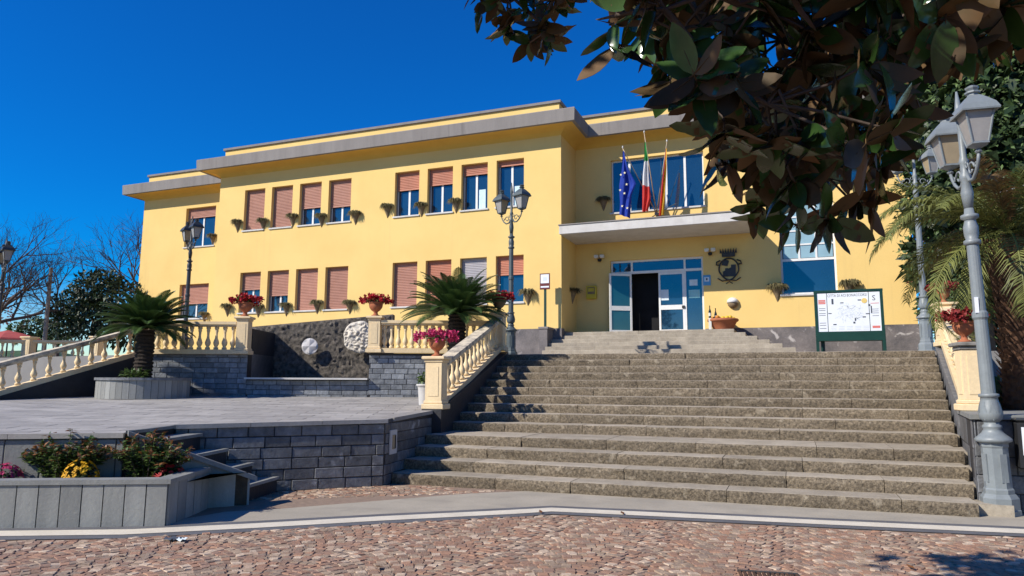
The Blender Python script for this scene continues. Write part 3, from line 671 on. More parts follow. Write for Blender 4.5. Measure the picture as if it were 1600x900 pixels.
lw=.93; LO=leaf_door('door_leaf',V((x1-.02,y-.03,0)),V((-.86,-.51,0)),lw,c+.02,zt-.055,-1)
MB().box(x1+.0,x2+.01,y+.7,y+.71,c-.02,zt).box(x1-1.0,x3,y+.06,y+.7,c-.03,c-.01).build('dark_hall','dark_interior',D_)
# notices on the glass
def sheet(nm,u0,v0,u1,v1,yy,m,parent,yo=-.006):
    a,b,c,d=rect(u0,v0,u1,v1,yy); MB().box(a,b,yy+yo,yy+yo+.003,c,d).build(nm,m,parent)
sheet('notice',1032,453,1045,469,y+.0,'paper',D_,-.006); sheet('notice',1076,453,1094,465,y+.01,'paper_cyan',D_,-.004); sheet('notice',1077,437,1090,446,y+.01,'paper',D_,-.004)
ax=V((-.86,-.51,0)); nr=V((ax.y,-ax.x,0))
for s0,s1,z0,z1 in ((.14,.42,4.75,5.35),(.46,.74,4.85,5.35)):
    MB().obox(V((x1-.02,y-.03,0))+ax*((s0+s1)/2)+nr*.006+V((0,0,(z0+z1)/2)),ax,nr,V((0,0,1)),(s1-s0)/2,.002,(z1-z0)/2).build('notice','paper_cyan',LO)
# upper flight to the door
uf=thing('entrance_steps','pale stone steps rising to the glass entrance door','steps',(-5,25,UP))
UI=Matrix.Translation((5,-25,-UP))
xa0=aty(857,530,25.4).x
for i in range(1,9):
    z=UP+.155*i; y0=26.4-.35*(8-i); xe=aty(1147,515,26.4).x+(8-i)*.40
    x=xa0+(0 if i>3 else -.0)
    while x<xe-.01:
        l=rnd.uniform(1.0,1.9)
        if xe-x-l<.6: l=xe-x
        q=MB(); q.bbox(x+.002,x+l-.002,y0+jit(.004),YM-.06 if i==8 else y0+.42,z-.157,z,.012)
        o=q.build('step_stone','lava_smooth',uf); o.matrix_parent_inverse=UI; x+=l
    if i<8:
        q=MB(); q.box(xa0+.02,xe-.02,y0+.4,YM-.08,z-.156,z-.012); o=q.build('step_core','lava_smooth',uf); o.matrix_parent_inverse=UI
px0,px1=aty(842.5,530,25.2).x,aty(855,530,25.2).x
pe=thing('stair_parapet','low grey rendered parapet block at the wing corner beside entrance steps','parapet',((px0+px1)/2,25.6,UP))
MB().bbox(-(px1-px0)/2,(px1-px0)/2,-.4,.34,-.01,aty(848,514,25.2).z-UP,.015).build('block','plinth',pe)
MB().bbox(-(px1-px0)/2-.03,(px1-px0)/2+.03,-.43,.345,aty(848,514,25.2).z-UP,aty(848,510.5,25.2).z-UP,.01).build('cap','concrete',pe)
# ================================================================== BALUSTRADES
def baluster_mesh(h,name='baluster'):
    pr=[(.062,0),(.062,.09),(.035,.12),(.048,.16),(.070,.24),(.074,.31),(.058,.40),(.036,.50),(.030,.62),(.034,.76),(.052,.82),(.036,.85),(.056,.90),(.056,1)]
    return MB().lathe([(r,z*h) for r,z in pr],(0,0,0),10).mesh(name,'cream',True)
BH=.60
BM=baluster_mesh(BH)
def balustrade(name,label,a,b,n,postA=False,postB=False,h=BH,wall=None,capmat='cream',mats='cream'):
    a=V(a); b=V(b); root=thing(name,label,'balustrade',a)
    d=b-a; t=V((d.x,d.y,0)).normalized(); L_=V((d.x,d.y,0)).length; sl_=d.z/L_
    o=V((0,0,0)); e=d
    MB().bar(o,e,.24,.12).build('bottom_rail',mats,root)
    q=MB(); q.bar(o+V((0,0,.12+h)),e+V((0,0,.12+h)),.20,.05); q.bar(o+V((0,0,.17+h)),e+V((0,0,.17+h)),.27,.075); q.build('top_rail',capmat,root)
    for i in range(n):
        s=L_*(i+.5)/n
        c=part('baluster',BM,root,t*s+V((0,0,sl_*s+.118)))
        c.scale=(1,1,(h+.004)/BH); c.rotation_euler.z=rnd.random()
    return root
def post(parent,p,rz,w_=.30,h=.98,cap='cream',body='cream',panel=True):
    q=MB(); b=w_/2
    q.bbox(-b-.05,b+.05,-b-.05,b+.05,0,.10,.012).bbox(-b-.02,b+.02,-b-.02,b+.02,.10,.16,.012).bbox(-b,b,-b,b,.158,h-.11,.006)
    if panel:
        for s in (-1,1):
            q.box(-b+.06,b-.06,s*b-.008,s*b+.008,.24,h-.19); q.box(s*b-.008,s*b+.008,-b+.06,b-.06,.24,h-.19)
    o=q.build('post',body,parent)
    q=MB(); q.bbox(-b-.02,b+.02,-b-.02,b+.02,h-.112,h-.06,.01).bbox(-b-.06,b+.06,-b-.06,b+.06,h-.06,h,.014)
    c=q.build('cap',cap,o); o.location=p; o.rotation_euler.z=rz
    return o
RZ=-YAW
def flat(p,z): return V((p.x,p.y,z))
zA=UP+.03
# stair balustrade on the left flank
pl0=V((XL(12.05)+.0,12.05,1.10)); pl1=V((XL(16.95)-.03,16.95,2.42))
sb=balustrade('stair_balustrade','sloping cream balustrade along the left side of wide steps',pl0+V((-.02,.18,.02)),pl1+V((.02,-.18,-.04)),14,capmat='cream_worn')
bl_=lambda p:p-sb.location
post(sb,bl_(pl0-V((0,0,.02))),.12,.32,.98); post(sb,bl_(pl1-V((0,0,.02))),.12,.30,.98)
fw_=thing('stair_flank_wall','dark slate flank wall under the sloping left balustrade','wall')
t=(pl1-pl0); tt=V((t.x,t.y,0)).normalized()
a=pl0-tt*.25; b=pl1+tt*.3; nn=V((-tt.y,tt.x,0))
q=MB(); o1=nn*-.19; o2=nn*.19
q.add([(*(a+o1).xy,-.05),(*(b+o1).xy,-.05),(*(b+o2).xy,-.05),(*(a+o2).xy,-.05),(*(a+o1).xy,1.08),(*(b+o1).xy,2.40),(*(b+o2).xy,2.40),(*(a+o2).xy,1.08)],[(0,3,2,1),(4,5,6,7),(0,1,5,4),(1,2,6,5),(2,3,7,6),(3,0,4,7)])
q.build('wall_body','slate_dark',fw_)
# upper balustrades either side of the fountain niche
hb1=balustrade('upper_balustrade','level cream balustrade right of the fountain niche behind the sago palm',flat(A2+HR*.30,zA),flat(A3-HR*.15,zA),17)
post(hb1,V((-.17*HR.x,-.17*HR.y,-.0)),RZ,.30,.95)
hb2=balustrade('upper_balustrade','level cream balustrade left of the fountain niche under palm shadow',flat(A0+HR*.0,zA-.06),flat(A1-HR*.30,zA-.06),11)
post(hb2,(A1-HR*.13-A0)+V((0,0,0)),RZ,.30,.98)
# ramp balustrade on the far left, descending towards the camera
rp0=V((-16.45,14.15,2.24)); rp1=V((-17.0,10.0,.92))
rb=balustrade('ramp_balustrade','sloping cream balustrade descending at the left edge behind the terrace',rp0,rp1+(rp1-rp0)*.35,17,h=.52,capmat='cream_worn')
rw=thing('ramp_wall','dark wall beneath the sloping balustrade at the left edge','wall')
a=rp0; b=rp1+(rp1-rp0)*.35; t=(b-a); tt=V((t.x,t.y,0)).normalized(); nn=V((-tt.y,tt.x,0)); o1=nn*-.14; o2=nn*.14
MB().add([(*(a+o1).xy,-.05),(*(b+o1).xy,-.05),(*(b+o2).xy,-.05),(*(a+o2).xy,-.05),(*(a+o1).xy,a.z),(*(b+o1).xy,b.z),(*(b+o2).xy,b.z),(*(a+o2).xy,a.z)],[(0,3,2,1),(4,5,6,7),(0,1,5,4),(1,2,6,5),(2,3,7,6),(3,0,4,7)]).build('wall_body','slate_dark',rw)
post(rb,V((.05,.25,-.1)),.1,.28,.9)
# far balustrade behind the ramp
fb0=atd(-40,562,27); fb1=atd(150,562,29)
fb=balustrade('far_balustrade','weathered cream balustrade far left beneath the bare tree',fb0,fb1,12,h=.52)
post(fb,(fb1-fb0)*.42+V((0,0,-.05)),.2,.34,.95); post(fb,(fb1-fb0),.2,.34,.95)
fbw=thing('far_wall','low pale wall carrying the far left balustrade','wall')
t=(fb1-fb0); tt=V((t.x,t.y,0)).normalized(); nn=V((-tt.y,tt.x,0))*.13; a=fb0-tt*8; b=fb1+tt*.2
MB().add([(*(a-nn).xy,-.03),(*(b-nn).xy,-.03),(*(b+nn).xy,-.03),(*(a+nn).xy,-.03),(*(a-nn).xy,fb0.z),(*(b-nn).xy,fb1.z),(*(b+nn).xy,fb1.z),(*(a+nn).xy,fb0.z)],[(0,3,2,1),(4,5,6,7),(0,1,5,4),(1,2,6,5),(2,3,7,6),(3,0,4,7)]).build('wall_body','cream_worn',fbw)
# right flank: slate pedestal, fluted post, sloping solid cream balustrade
rf=thing('right_flank_wall','dark slate pedestal wall closing the right side of wide steps','wall')
r0=V((2.10,10.72,0)); r1=V((2.52,10.80,0)); r2=V((XR(13.0)+.42,13.0,0)); r3=V((XR(13)+.02,13.0,0))
r1b=V((3.1,10.9,0)); r2b=V((3.6,13,0))
MB().prism([(p.x,p.y) for p in (r0,r1b,r2b,r3)],-.05,1.14).build('wall_body','slate_dark',rf)
block_wall(rf,r0+V((.0,0,0)),r1b,0,lambda x:1.13,.225,.46,.022,seed=12)
block_wall(rf,r3,r0,0,lambda x:1.13,.38,.62,.012,seed=13,name='slate_slab')
MB().prism([(p.x,p.y) for p in (r0+V((-.03,-.04,0)),r1b+V((.03,-.04,0)),r2b,r3+V((-.03,0,0)))],1.141,1.20).build('coping','slate_slab',rf)
MB().add([(XR(13)+.0,13,0),(XR(18)+.0,18,0),(XR(18)+.45,18,0),(XR(13)+.45,13,0),(XR(13)+.0,13,1.24),(XR(18)+.0,18,2.42),(XR(18)+.45,18,2.42),(XR(13)+.45,13,1.24)],[(0,3,2,1),(4,5,6,7),(0,1,5,4),(1,2,6,5),(2,3,7,6),(3,0,4,7)]).build('slope_wall','slate',rf)
rq0=aty(1514,620,12.3); rq0=V((rq0.x,12.3,1.20)); rq1=V((XR(17.9)+.22,17.9,2.45))
rbal=balustrade('right_balustrade','sunlit cream balustrade climbing the right side of wide steps',rq0+V((.05,.15,.03)),rq1-V((.02,.15,.02)),13)
post(rbal,rq0-rbal.location+V((.05,0,0)),.12,.30,1.0,cap='weathered_cap'); post(rbal,rq1-V((0,0,.03))-rbal.location,.12,.32,.95,cap='cream')
# ================================================================== FOUNTAIN NICHE
fo=thing('fountain_wall','dark slate block wall with deep niche below the level balustrades','wall')
zfl=1.12
for a,b,seed in ((A0,A1,21),(A2,A3-HR*.35,22)):
    core_wall(fo,a,b,zfl-.3,zA-.01-(.06 if seed==21 else 0),zA-.01-(.06 if seed==21 else 0),.3,'slate_dark')
    block_wall(fo,a,b,zfl,lambda x:zA-.06,.135,.30,.024,seed=seed,jitter=.008,matn='slate_pale')
zn=1.66
core_wall(fo,A1,A2,zfl-.3,zn-.02,zn-.02,.3,'slate_dark')
block_wall(fo,A1,A2,zfl,lambda x:zn-.04,.125,.32,.024,seed=23,jitter=.008,matn='slate_pale')
MB().bar(V((*(A1-HF*.02).xy,zn-.02)),V((*(A2-HF*.02).xy,zn-.02)),.34,.045).build('ledge','sill',fo)
MB().prism([(p.x,p.y) for p in (A1+HF*.16,A2+HF*.16,A2+HF*2.2,A1+HF*2.2)],zfl,zn-.03).build('niche_floor','slate_dark',fo)
for p,nm in ((A1,'niche_side'),(A2,'niche_side')):
    s=-1 if p is A1 else 1
    MB().prism([(v.x,v.y) for v in ((p+HF*.28),(p+HR*(s*.25)+HF*.28),(p+HR*(s*.25)+HF*2.4),(p+HF*2.4))],zfl,(UP+.66 if s<0 else UP)).build(nm,'slate_dark',fo)
# rough lava back wall with sculpted relief
rk=thing('lava_back_wall','rough dark lava rock wall at the back of the niche','wall')
q0=FL(372,20.55); q1=FL(612,20.55); nx,nz=90,46; P=[]; F=[]
for j in range(nz+1):
    for i in range(nx+1):
        s=i/nx; p=q0+(q1-q0)*s; top=3.13+.42*s; z=zfl+(top-zfl)*j/nz
        k=V((p.x*3.2,p.y*3.2,z*3.2)); dd=noise.noise(k)*.02+abs(noise.noise(k*2.6))*.07+abs(noise.noise(k*5))*.035
        p=p-HF*(dd if 0<j<nz else 0); P.append((p.x,p.y,z))
for j in range(nz):
    for i in range(nx): a=j*(nx+1)+i; F.append((a,a+1,a+nx+2,a+nx+1))
bo=len(P)
for s,top in ((0,3.13),(1,3.55)):
    p=q0+(q1-q0)*s
    P+=[(p.x+HF.x*.35,p.y+HF.y*.35,zfl),(p.x+HF.x*.35,p.y+HF.y*.35,top)]
F+=[(bo+2,bo,bo+1,bo+3),(nz*(nx+1),nz*(nx+1)+nx,bo+3,bo+1),(0,nz*(nx+1),bo+1,bo),(nx,bo+2,bo+3,nz*(nx+1)+nx)]
m=MB(); m.add(P,F); o=m.build('rock_face','rock',rk,smooth=True); smooth_angle(o,35)
def shell(nm,label,c,r,ridges,matn,lobes,depth=.10):
    root=thing(nm,label,'relief',c); q=MB(); n=ridges*4 if lobes==0 else 56; P=[tuple(-HF*(depth))]; F=[]
    rings=5 if lobes==0 else 16
    for k in range(1,rings+1):
        for i in range(n):
            a=2*math.pi*i/n; rr=r*k/rings*(1+lobes*(.05*noise.noise(V((3*math.cos(a),3*math.sin(a),1)))+.03*math.cos(a*5))); hgt=depth*(1-(k/rings)**2)+((.022*math.cos(a*ridges)*(k/rings) if lobes==0 else .11*abs(noise.noise(V((rr*9*math.cos(a),rr*9*math.sin(a),3.3))))) if k<rings else 0)
            P.append(tuple(HR*(rr*math.cos(a))+V((0,0,rr*math.sin(a)))-HF*hgt))
    for i in range(n): F.append((0,1+i,1+(i+1)%n))
    for k in range(rings-1):
        for i in range(n): F.append((1+k*n+i,1+(k+1)*n+i,1+(k+1)*n+(i+1)%n,1+k*n+(i+1)%n))
    F.append(tuple(1+(rings-1)*n+i for i in range(n)))
    q.add(P,F); q.build('carving',matn,root); return root
shell('stone_relief','large cream carved stone relief beside the right niche post',atd(560,526,20.2)+HF*.14,.46,9,'relief',1,.07)
shell('shell_ornament','small pale octagonal ornament on the dark niche wall',atd(483,541,20.3)+HF*.06,.235,4,'shell_white',0,.035)
# ================================================================== STREET LAMPS
def lamp(name,label,base,height,arm,metal,near=False,rz=0,group='cast iron street lamps',tilt=(0,0),warm=True):
    """arm: horizontal unit vector of the two arms; lanterns at +-arm*.42"""
    root=thing(name,label,'lamp',base,0,group); root.rotation_euler=(tilt[0],tilt[1],0)
    k=height/5.35; n=16 if near else 10
    H=height
    # octagonal foot
    q=MB(); q.lathe([(.215,0),(.215,.06),(.207,.07),(.207,.20),(.185,.235),(.175,.25)],(0,0,0),8,rot=R(22.5)); q.build('foot',metal,root)
    q=MB(); q.lathe([(.165,.25),(.165,.30),(.15,.32),(.145,.80),(.155,.82),(.155,.86)],(0,0,0),8,rot=R(22.5))
    for i in range(4):
        a=i*math.pi/2+.39; d=V((math.cos(a),math.sin(a),0)); s=V((-d.y,d.x,0))
        q.obox(d*.139+V((0,0,.56)),s,d,V((0,0,1)),.042,.008,.17)
    q.build('pedestal',metal,root)
    q=MB(); q.lathe([(.15,.86),(.20,.88),(.205,.91),(.17,.94),(.12,.985),(.095,1.03),(.11,1.05),(.11,1.07),(.085,1.09),(.085,1.11)],(0,0,0),n); q.build('collar',metal,root,smooth=True)
    q=MB(); q.lathe([(.08,1.11),(.125,1.16),(.135,1.22),(.12,1.30),(.10,1.38),(.095,1.42),(.115,1.43),(.115,1.46),(.085,1.47)],(0,0,0),n)
    for i in range(8):
        a=i*math.pi/4; d=V((math.cos(a),math.sin(a),0)); q.leaf(V((d.x*.118,d.y*.118,1.13)),V((d.x*.02,d.y*.02,1)),d,.24,.075,droop=.06)
    q.build('leaf_bulb',metal,root,smooth=True)
    zc1=H*.60; zc2=H*.72
    q=MB(); q.lathe([(.082,1.46),(.075,H*.42),(.07,zc1-.1)],(0,0,0),n); q.lathe([(.076,H*.415),(.092,H*.42),(.092,H*.43),(.074,H*.435)],(0,0,0),n); q.build('shaft',metal,root,smooth=False)
    q=MB(); q.lathe([(.07,zc1-.1),(.10,zc1-.08),(.10,zc1-.04),(.07,zc1-.02),(.085,zc1+.04),(.088,zc1+.14),(.07,zc1+.2),(.065,zc1+.24),(.105,zc1+.26),(.105,zc1+.30),(.06,zc1+.32),(.052,zc1+.40)],(0,0,0),n); q.build('mid_knop',metal,root,smooth=True)
    q=MB(); q.lathe([(.052,zc1+.38),(.075,zc1+.6),(.05,zc2+.05),(.07,zc2+.09),(.07,zc2+.14),(.045,zc2+.18),(.05,zc2+.3),(.06,zc2+.34),(.04,zc2+.38),(.035,H*.88),(.05,H*.89),(.012,H*.945)],(0,0,0),n); q.build('neck',metal,root,smooth=True)
    za=zc2+.20
    for sgn in (1,-1):
        d=arm*sgn
        def pt(r,z): return d*r+V((0,0,z))
        q=MB()
        crv=[pt(.04,za-.05),pt(.12,za-.16),pt(.24,za-.17),pt(.34,za-.10),pt(.42,za+.0),pt(.46,za+.10)]
        q.tube(crv,[.026,.024,.022,.022,.02,.02],7 if near else 5)
        sp=[pt(.20+.10*math.cos(t_)*(1-t_/9),za-.03+.10*math.sin(t_)*(1-t_/9)) for t_ in [i*.6 for i in range(11)]]
        q.tube(sp,.014,5); 
        sp=[pt(.09+.05*math.cos(t_+2)*(1-t_/9),za+.06+.055*math.sin(t_+2)*(1-t_/9)) for t_ in [i*.6 for i in range(10)]]
        q.tube(sp,.012,5)
        sp=[pt(.36+.05*math.cos(-t_)*(1-t_/9),za-.01+.05*math.sin(-t_)*(1-t_/9)) for t_ in [i*.6 for i in range(9)]]
        q.tube(sp,.011,5)
        q.build('arm',metal,root,smooth=True)
        c=pt(.46,za+.10)
        ln=MB(); ln.lathe([(.03,0),(.045,.02),(.02,.05),(.09,.085),(.115,.10)],c,8); ln.lathe([(.115*1.2,.10),(.115*1.2,.125),(.10,.13)],c,4,rot=R(45)+math.atan2(d.y,d.x))
        rt=R(45)+math.atan2(d.y,d.x)
        ln.lathe([(.235,.515),(.30,.50),(.305,.52),(.24,.555)],c,4,rot=rt)
        w0,w1=.128,.225
        for i in range(4):
            a=rt+i*math.pi/2; e=V((math.cos(a),math.sin(a),0)); ln.tube([c+e*w0+V((0,0,.12)),c+e*w1+V((0,0,.52))],.013,5)
        L_=ln.build('lantern',metal,root)
        rf_=MB(); rf_.lathe([(.305,.52),(.26,.60),(.17,.68),(.10,.735),(.07,.75)],c,4,rot=rt); rf_.lathe([(.06,.74),(.06,.77),(.085,.78),(.085,.80),(.05,.81),(.075,.84),(.08,.86),(.03,.885)],c,8); rf_.build('roof',metal,L_)
        for i in range(4):
            a0=rt+i*math.pi/2; a1=a0+math.pi/2
            e0=V((math.cos(a0),math.sin(a0),0)); e1=V((math.cos(a1),math.sin(a1),0)); Z=V((0,0,1))
            MB().quad(c+e0*(w0-.006)+Z*.13,c+e1*(w0-.006)+Z*.13,c+e1*(w1-.008)+Z*.51,c+e0*(w1-.008)+Z*.51).build('pane','lamp_warm' if (warm and i==1) else 'lamp_glass',L_)
        MB().lathe([(.02,.13),(.03,.2),(.045,.26),(.03,.34),(.02,.36)],c,8).build('bulb','lamp_glass',L_)
    return root
rl=atz(1560,803,0)
lamp('street_lamp','tall grey iron street lamp standing at the right foot of wide steps',V((rl.x+.03,rl.y,0)),5.78,V((.16,-.987,0)),'iron_grey',near=True,tilt=(R(0),R(-1.15)))
md=V((.91,-.41,0))
pm=atd(798,550,22); lamp('street_lamp','dark iron street lamp in front of the yellow wing beside stair balustrade',V((pm.x,pm.y,UP)),5.95,md,'iron_mid')
pL=atd(287,550,27); lamp('street_lamp','dark iron street lamp behind the left palm against yellow wall',V((pL.x,pL.y,UP)),6.0,md,'iron_dark')
pR=atd(1449,548,18.3); lamp('street_lamp','slim grey iron street lamp at the top right corner of wide steps',V((pR.x,pR.y,2.42)),6.05,V((.93,.36,0)),'iron_grey')
pX=atd(-7,548,27); lamp('street_lamp','dark iron street lamp cut by the left picture edge before bare branches',V((pX.x,pX.y,1.3)),6.1,md,'iron_dark')
# small white tag on the near lamp
tg=thing('lamp_tag','small white sticker plate on the tall right lamp post','tag',atd(1541,476,9.0)+V((0,0,0)))
tp=rl+V((.03,0,0))
MB().obox(V((0,0,0)),V((1,0,0)),V((0,1,0)),V((0,0,1)),.022,.004,.10).build('plate','sign_white',tg)
tg.location=V((tp.x-.095,tp.y-.088,aty(1541,476,tp.y-.09).z))
# ================================================================== POTS, FLOWERS AND PLANTS
def clump(c,r,n,L_,W_,rr,flat=.7,up=.3):
    q=MB()
    for i in range(n):
        d=rdir(rr); d.z=d.z*flat+up*.5; p=V(c)+V((d.x*r,d.y*r,d.z*r*flat))*rr.uniform(.45,1.0)
        q.leaf(p,(d+rdir(rr)*.7),(rdir(rr)*.6+V((0,0,1))),L_*rr.uniform(.7,1.2),W_*rr.uniform(.7,1.2))
    return q
def urn(label,p,s=1.0,col='flower_pink',rr=None,pot='terracotta',spread=1.25,green=120):
    rr=rr or random.Random(hash(label)%999); t=thing('flower_urn',label,'flower pot',p,0,'terracotta flower urns on the balustrades')
    MB().lathe([(x*s,z*s) for x,z in ((.10,0),(.10,.025),(.05,.05),(.045,.10),(.10,.14),(.145,.20),(.16,.27),(.15,.29),(.175,.30),(.175,.33),(.15,.33),(.13,.30))],(0,0,0),14).build('pot',pot,t,smooth=True)
    clump((0,0,.36*s),.20*s,green,.09*s,.06*s,rr,.5).build('foliage','leaf_green',t)
    q=MB()
    for i in range(64):
        a=rr.uniform(0,6.28); r=.29*math.sqrt(rr.random())*s*spread; c=V((r*math.cos(a),r*math.sin(a),(.44+rr.uniform(-.06,.07)-.5*r*r)*s))
        for j in range(12): q.leaf(c+rdir(rr)*.03*s,rdir(rr),rdir(rr),.055*s,.05*s)
    q.build('blooms',col,t,kind='stuff'); return t
urn('pink geranium urn on the left niche post',V((*(A1-HR*.13).xy,zA-.06+.98)),1.15,'flower_red')
urn('red geranium urn on the right niche post',V((*(A2+HR*.13).xy,zA+.95)),1.15,'flower_red')
urn('bright magenta geranium urn on the low stair post',V((pl0.x,pl0.y,pl0.z+.96)),1.0,'flower_pink',spread=1.5)
urn('dark urn of red blooms on the top left stair post',V((pl1.x,pl1.y,pl1.z+.96)),1.1,'flower_red',pot='clay_pot')
urn('rust red geranium urn on the weathered right stair post',V((rq0.x,rq0.y,rq0.z+1.0)),.95,'flower_rust',pot='terracotta')
urn('small clay urn on the top right stair post',V((rq1.x,rq1.y,rq1.z+.92)),.9,'flower_rust',pot='terracotta')
# tall white vase
vp=att(665,627); vp=V((vp.x,vp.y,tz(vp)))
vp=atd(664,628,14.6); vp.z=tz(vp)
va=thing('white_vase','tall pale vase with green plant beside the low stair post','vase',vp)
MB().lathe([(.12,0),(.125,.03),(.15,.36),(.165,.40),(.185,.41),(.185,.44),(.15,.44)],(0,0,0),14).build('vase','sill',va,smooth=True)
clump((0,0,.53),.16,220,.08,.05,random.Random(3),.8).build('foliage','leaf_green',va)
# cone wall pots of dry grass
def wall_pot(label,p,nrm=V((0,-1,0)),s=1.0,seed=0):
    rr=random.Random(seed); t=thing('wall_pot',label,'wall pot',p,0,'cone wall pots on the facade'); sdv=V((-nrm.y,nrm.x,0)); n=10
    P=[]; F=[]
    s*=1.22
    for z,r in ((-.34,.012),(-.14,.085),(.06,.165),(.075,.17)):
        for i in range(n+1):
            a=math.pi*i/n; P.append(tuple((sdv*math.cos(a)+nrm*math.sin(a)*.95)*(r*s)+V((0,0,z*s))))
    for k in range(3):
        for i in range(n): F.append((k*(n+1)+i,k*(n+1)+i+1,(k+1)*(n+1)+i+1,(k+1)*(n+1)+i))
    F.append(tuple(3*(n+1)+i for i in range(n+1))); F.append(tuple(k*(n+1) for k in range(4))+tuple(k*(n+1)+n for k in range(3,-1,-1)))
    q=MB(); q.add(P,F); q.build('pot','clay_pot',t,smooth=False)
    q=MB()
    for i in range(260):
        a=rr.uniform(0,math.pi); r=rr.uniform(.0,.17)*s; b=(sdv*math.cos(a)+nrm*math.sin(a))*r+V((0,0,.06*s))
        d=(sdv*math.cos(a)+nrm*math.sin(a))*rr.uniform(.3,1.1)+V((0,0,rr.uniform(.2,1.0))); L_=rr.uniform(.10,.22)*s
        m_=b+d.normalized()*L_*.6; e=m_+V((d.x*.10,d.y*.10,-rr.uniform(.02,.18)))*s
        w_=sdv*.012*s+V((0,0,.004)); q.add([b-w_,b+w_,m_+w_,m_-w_,e],[(0,1,2,3),(3,2,4)])
    q.build('dry_grass','dry_grass',t); return t
ord4=('first','second','third','fourth')
def potp(u,v,y): p=aty(u,v,y); return V((p.x,y-.004,p.z))
for lst,fl,grp in (([(372,350),(412,348),(458,341),(503,341),(556,337)],'upper','left'),([(356,481),(404,482),(448,480),(496,476),(547,476)],'lower','left')):
    for i,(u,v) in enumerate(lst):
        lab=(f'dry cone pot left of the {ord4[i]} {fl} window of the left window group' if i<4 else f'dry cone pot right of the last {fl} window of the left window group')
        wall_pot(lab,potp(u,v,YF),s=1.0,seed=i+(50 if fl=='lower' else 0))
for i,(u,v) in enumerate(((606,326),(659,324),(713,318))):
    wall_pot(f'dry cone pot left of the {ord4[i]} upper window of the right window group',potp(u,v,YF),seed=80+i)
wall_pot('dry cone pot on the wing right of its last lower window by the post sign',potp(825,460,YF),s=1.05,seed=90)
wall_pot('dry cone pot beside the upper far left window',potp(333,371,YL),seed=91,s=.95); wall_pot('dry cone pot beside the lower far left window',potp(320,493,YL),seed=92,s=.95)
pp=atx(894,458,XW1+.004); wall_pot('dark cone pot in the shaded return wall beside the yellow letterbox',V((XW1+.004,pp.y,pp.z)),V((1,0,0)),s=1.05,seed=93)
wall_pot('cone pot in shade left of the strip window behind the flags',potp(943,315,YM),s=.95,seed=94)
wall_pot('cone pot at the lower left corner of the tall stair window',potp(1214,452,YM),s=1.1,seed=95); wall_pot('cone pot right of the tall stair window above the map board',potp(1327,447,YM),s=1.1,seed=96)
# foreground planter plants
def shrub(name,label,c,rx,ry,h,n,leafm,tipm,rr,L_=.075,W_=.032):
    t=thing(name,label,'shrub',c); st=MB(); lf=MB(); tp_=MB()
    for i in range(n):
        a=rr.uniform(0,6.28); r=math.sqrt(rr.random()); e=V((rx*r*math.cos(a),ry*r*math.sin(a),h*rr.uniform(.55,1)*(1-.35*r*r)))
        b=V((e.x*.25,e.y*.25,-.08)); mid=lerp(b,e,.5)+V((0,0,.06)); pts=[b,mid,e]
        st.tube(pts,[.007,.005,.003],4)
        for j in range(44):
            s=rr.uniform(.12,1); p=lerp(lerp(b,mid,min(1,s*2)),e,max(0,s*2-1)) ; d=rdir(rr); d.z=abs(d.z)*.5
            (tp_ if (s>.86 and rr.random()<.6) else lf).leaf(p,d,V((0,0,1))+rdir(rr)*.5,L_*rr.uniform(.7,1.3),W_*rr.uniform(.8,1.3))
    st.build('stems','twig',t); lf.build('foliage',leafm,t)
    if tp_.f: tp_.build('young_tips',tipm,t,kind='stuff')
    return t
SZ=HP-.09
def soil(u,v,z=SZ): p=atz(u,v,z); return V((p.x,p.y,SZ))
pdv=pd
c1=atz(85,752,SZ); c1=V((c1.x-.14,c1.y+.22,SZ)); rr=random.Random(11)
shrub('leafy_shrub','large leafy shrub with reddish tips in the slab planter',c1,.62,.38,.60,125,'leaf_green','leaf_rust',rr)
c2=atz(205,752,SZ); c2=V((c2.x-.08,c2.y+.27,SZ))
shrub('leafy_shrub','smaller sparse green shrub beside the sloping kerb in planter',c2,.62,.36,.56,100,'leaf_green','leaf_rust',random.Random(12))
def mound(name,label,p,rx,rz_,col,rr,n=90,ps=.03):
    t=thing(name,label,'flowers',p); q=MB(); 
    for i in range(n):
        d=rdir(rr); d.z=abs(d.z); c=V((d.x*rx,d.y*rx,d.z*rz_)); k=8
        nn_=d; s1=nn_.orthogonal().normalized(); s2=nn_.cross(s1); 
        for j in range(k):
            a=2*math.pi*j/k+rr.random(); q.leaf(c,(s1*math.cos(a)+s2*math.sin(a)+nn_*.35),nn_,ps*rr.uniform(.8,1.2),ps*.6)
    clump((0,0,rz_*.35),rx*.95,160,.05,.03,rr,.6).build('foliage','leaf_dark',t)
    q.build('blooms',col,t,kind='stuff'); return t
f1=atz(122,752,SZ); mound('yellow_flowers','mound of bright yellow flowers between the planter shrubs',V((f1.x+.06,f1.y-.02,SZ)),.19,.25,'flower_yellow',random.Random(5))
f2=atz(260,748,SZ); mound('red_flowers','mound of deep red flowers at the planter corner',V((f2.x+.05,f2.y-.01,SZ)),.18,.19,'flower_red',random.Random(6))
f3=atz(4,752,SZ); mound('pink_flowers','mound of pink flowers at the left end of planter view',V((f3.x,f3.y+.02,SZ)),.18,.20,'flower_pink',random.Random(8))
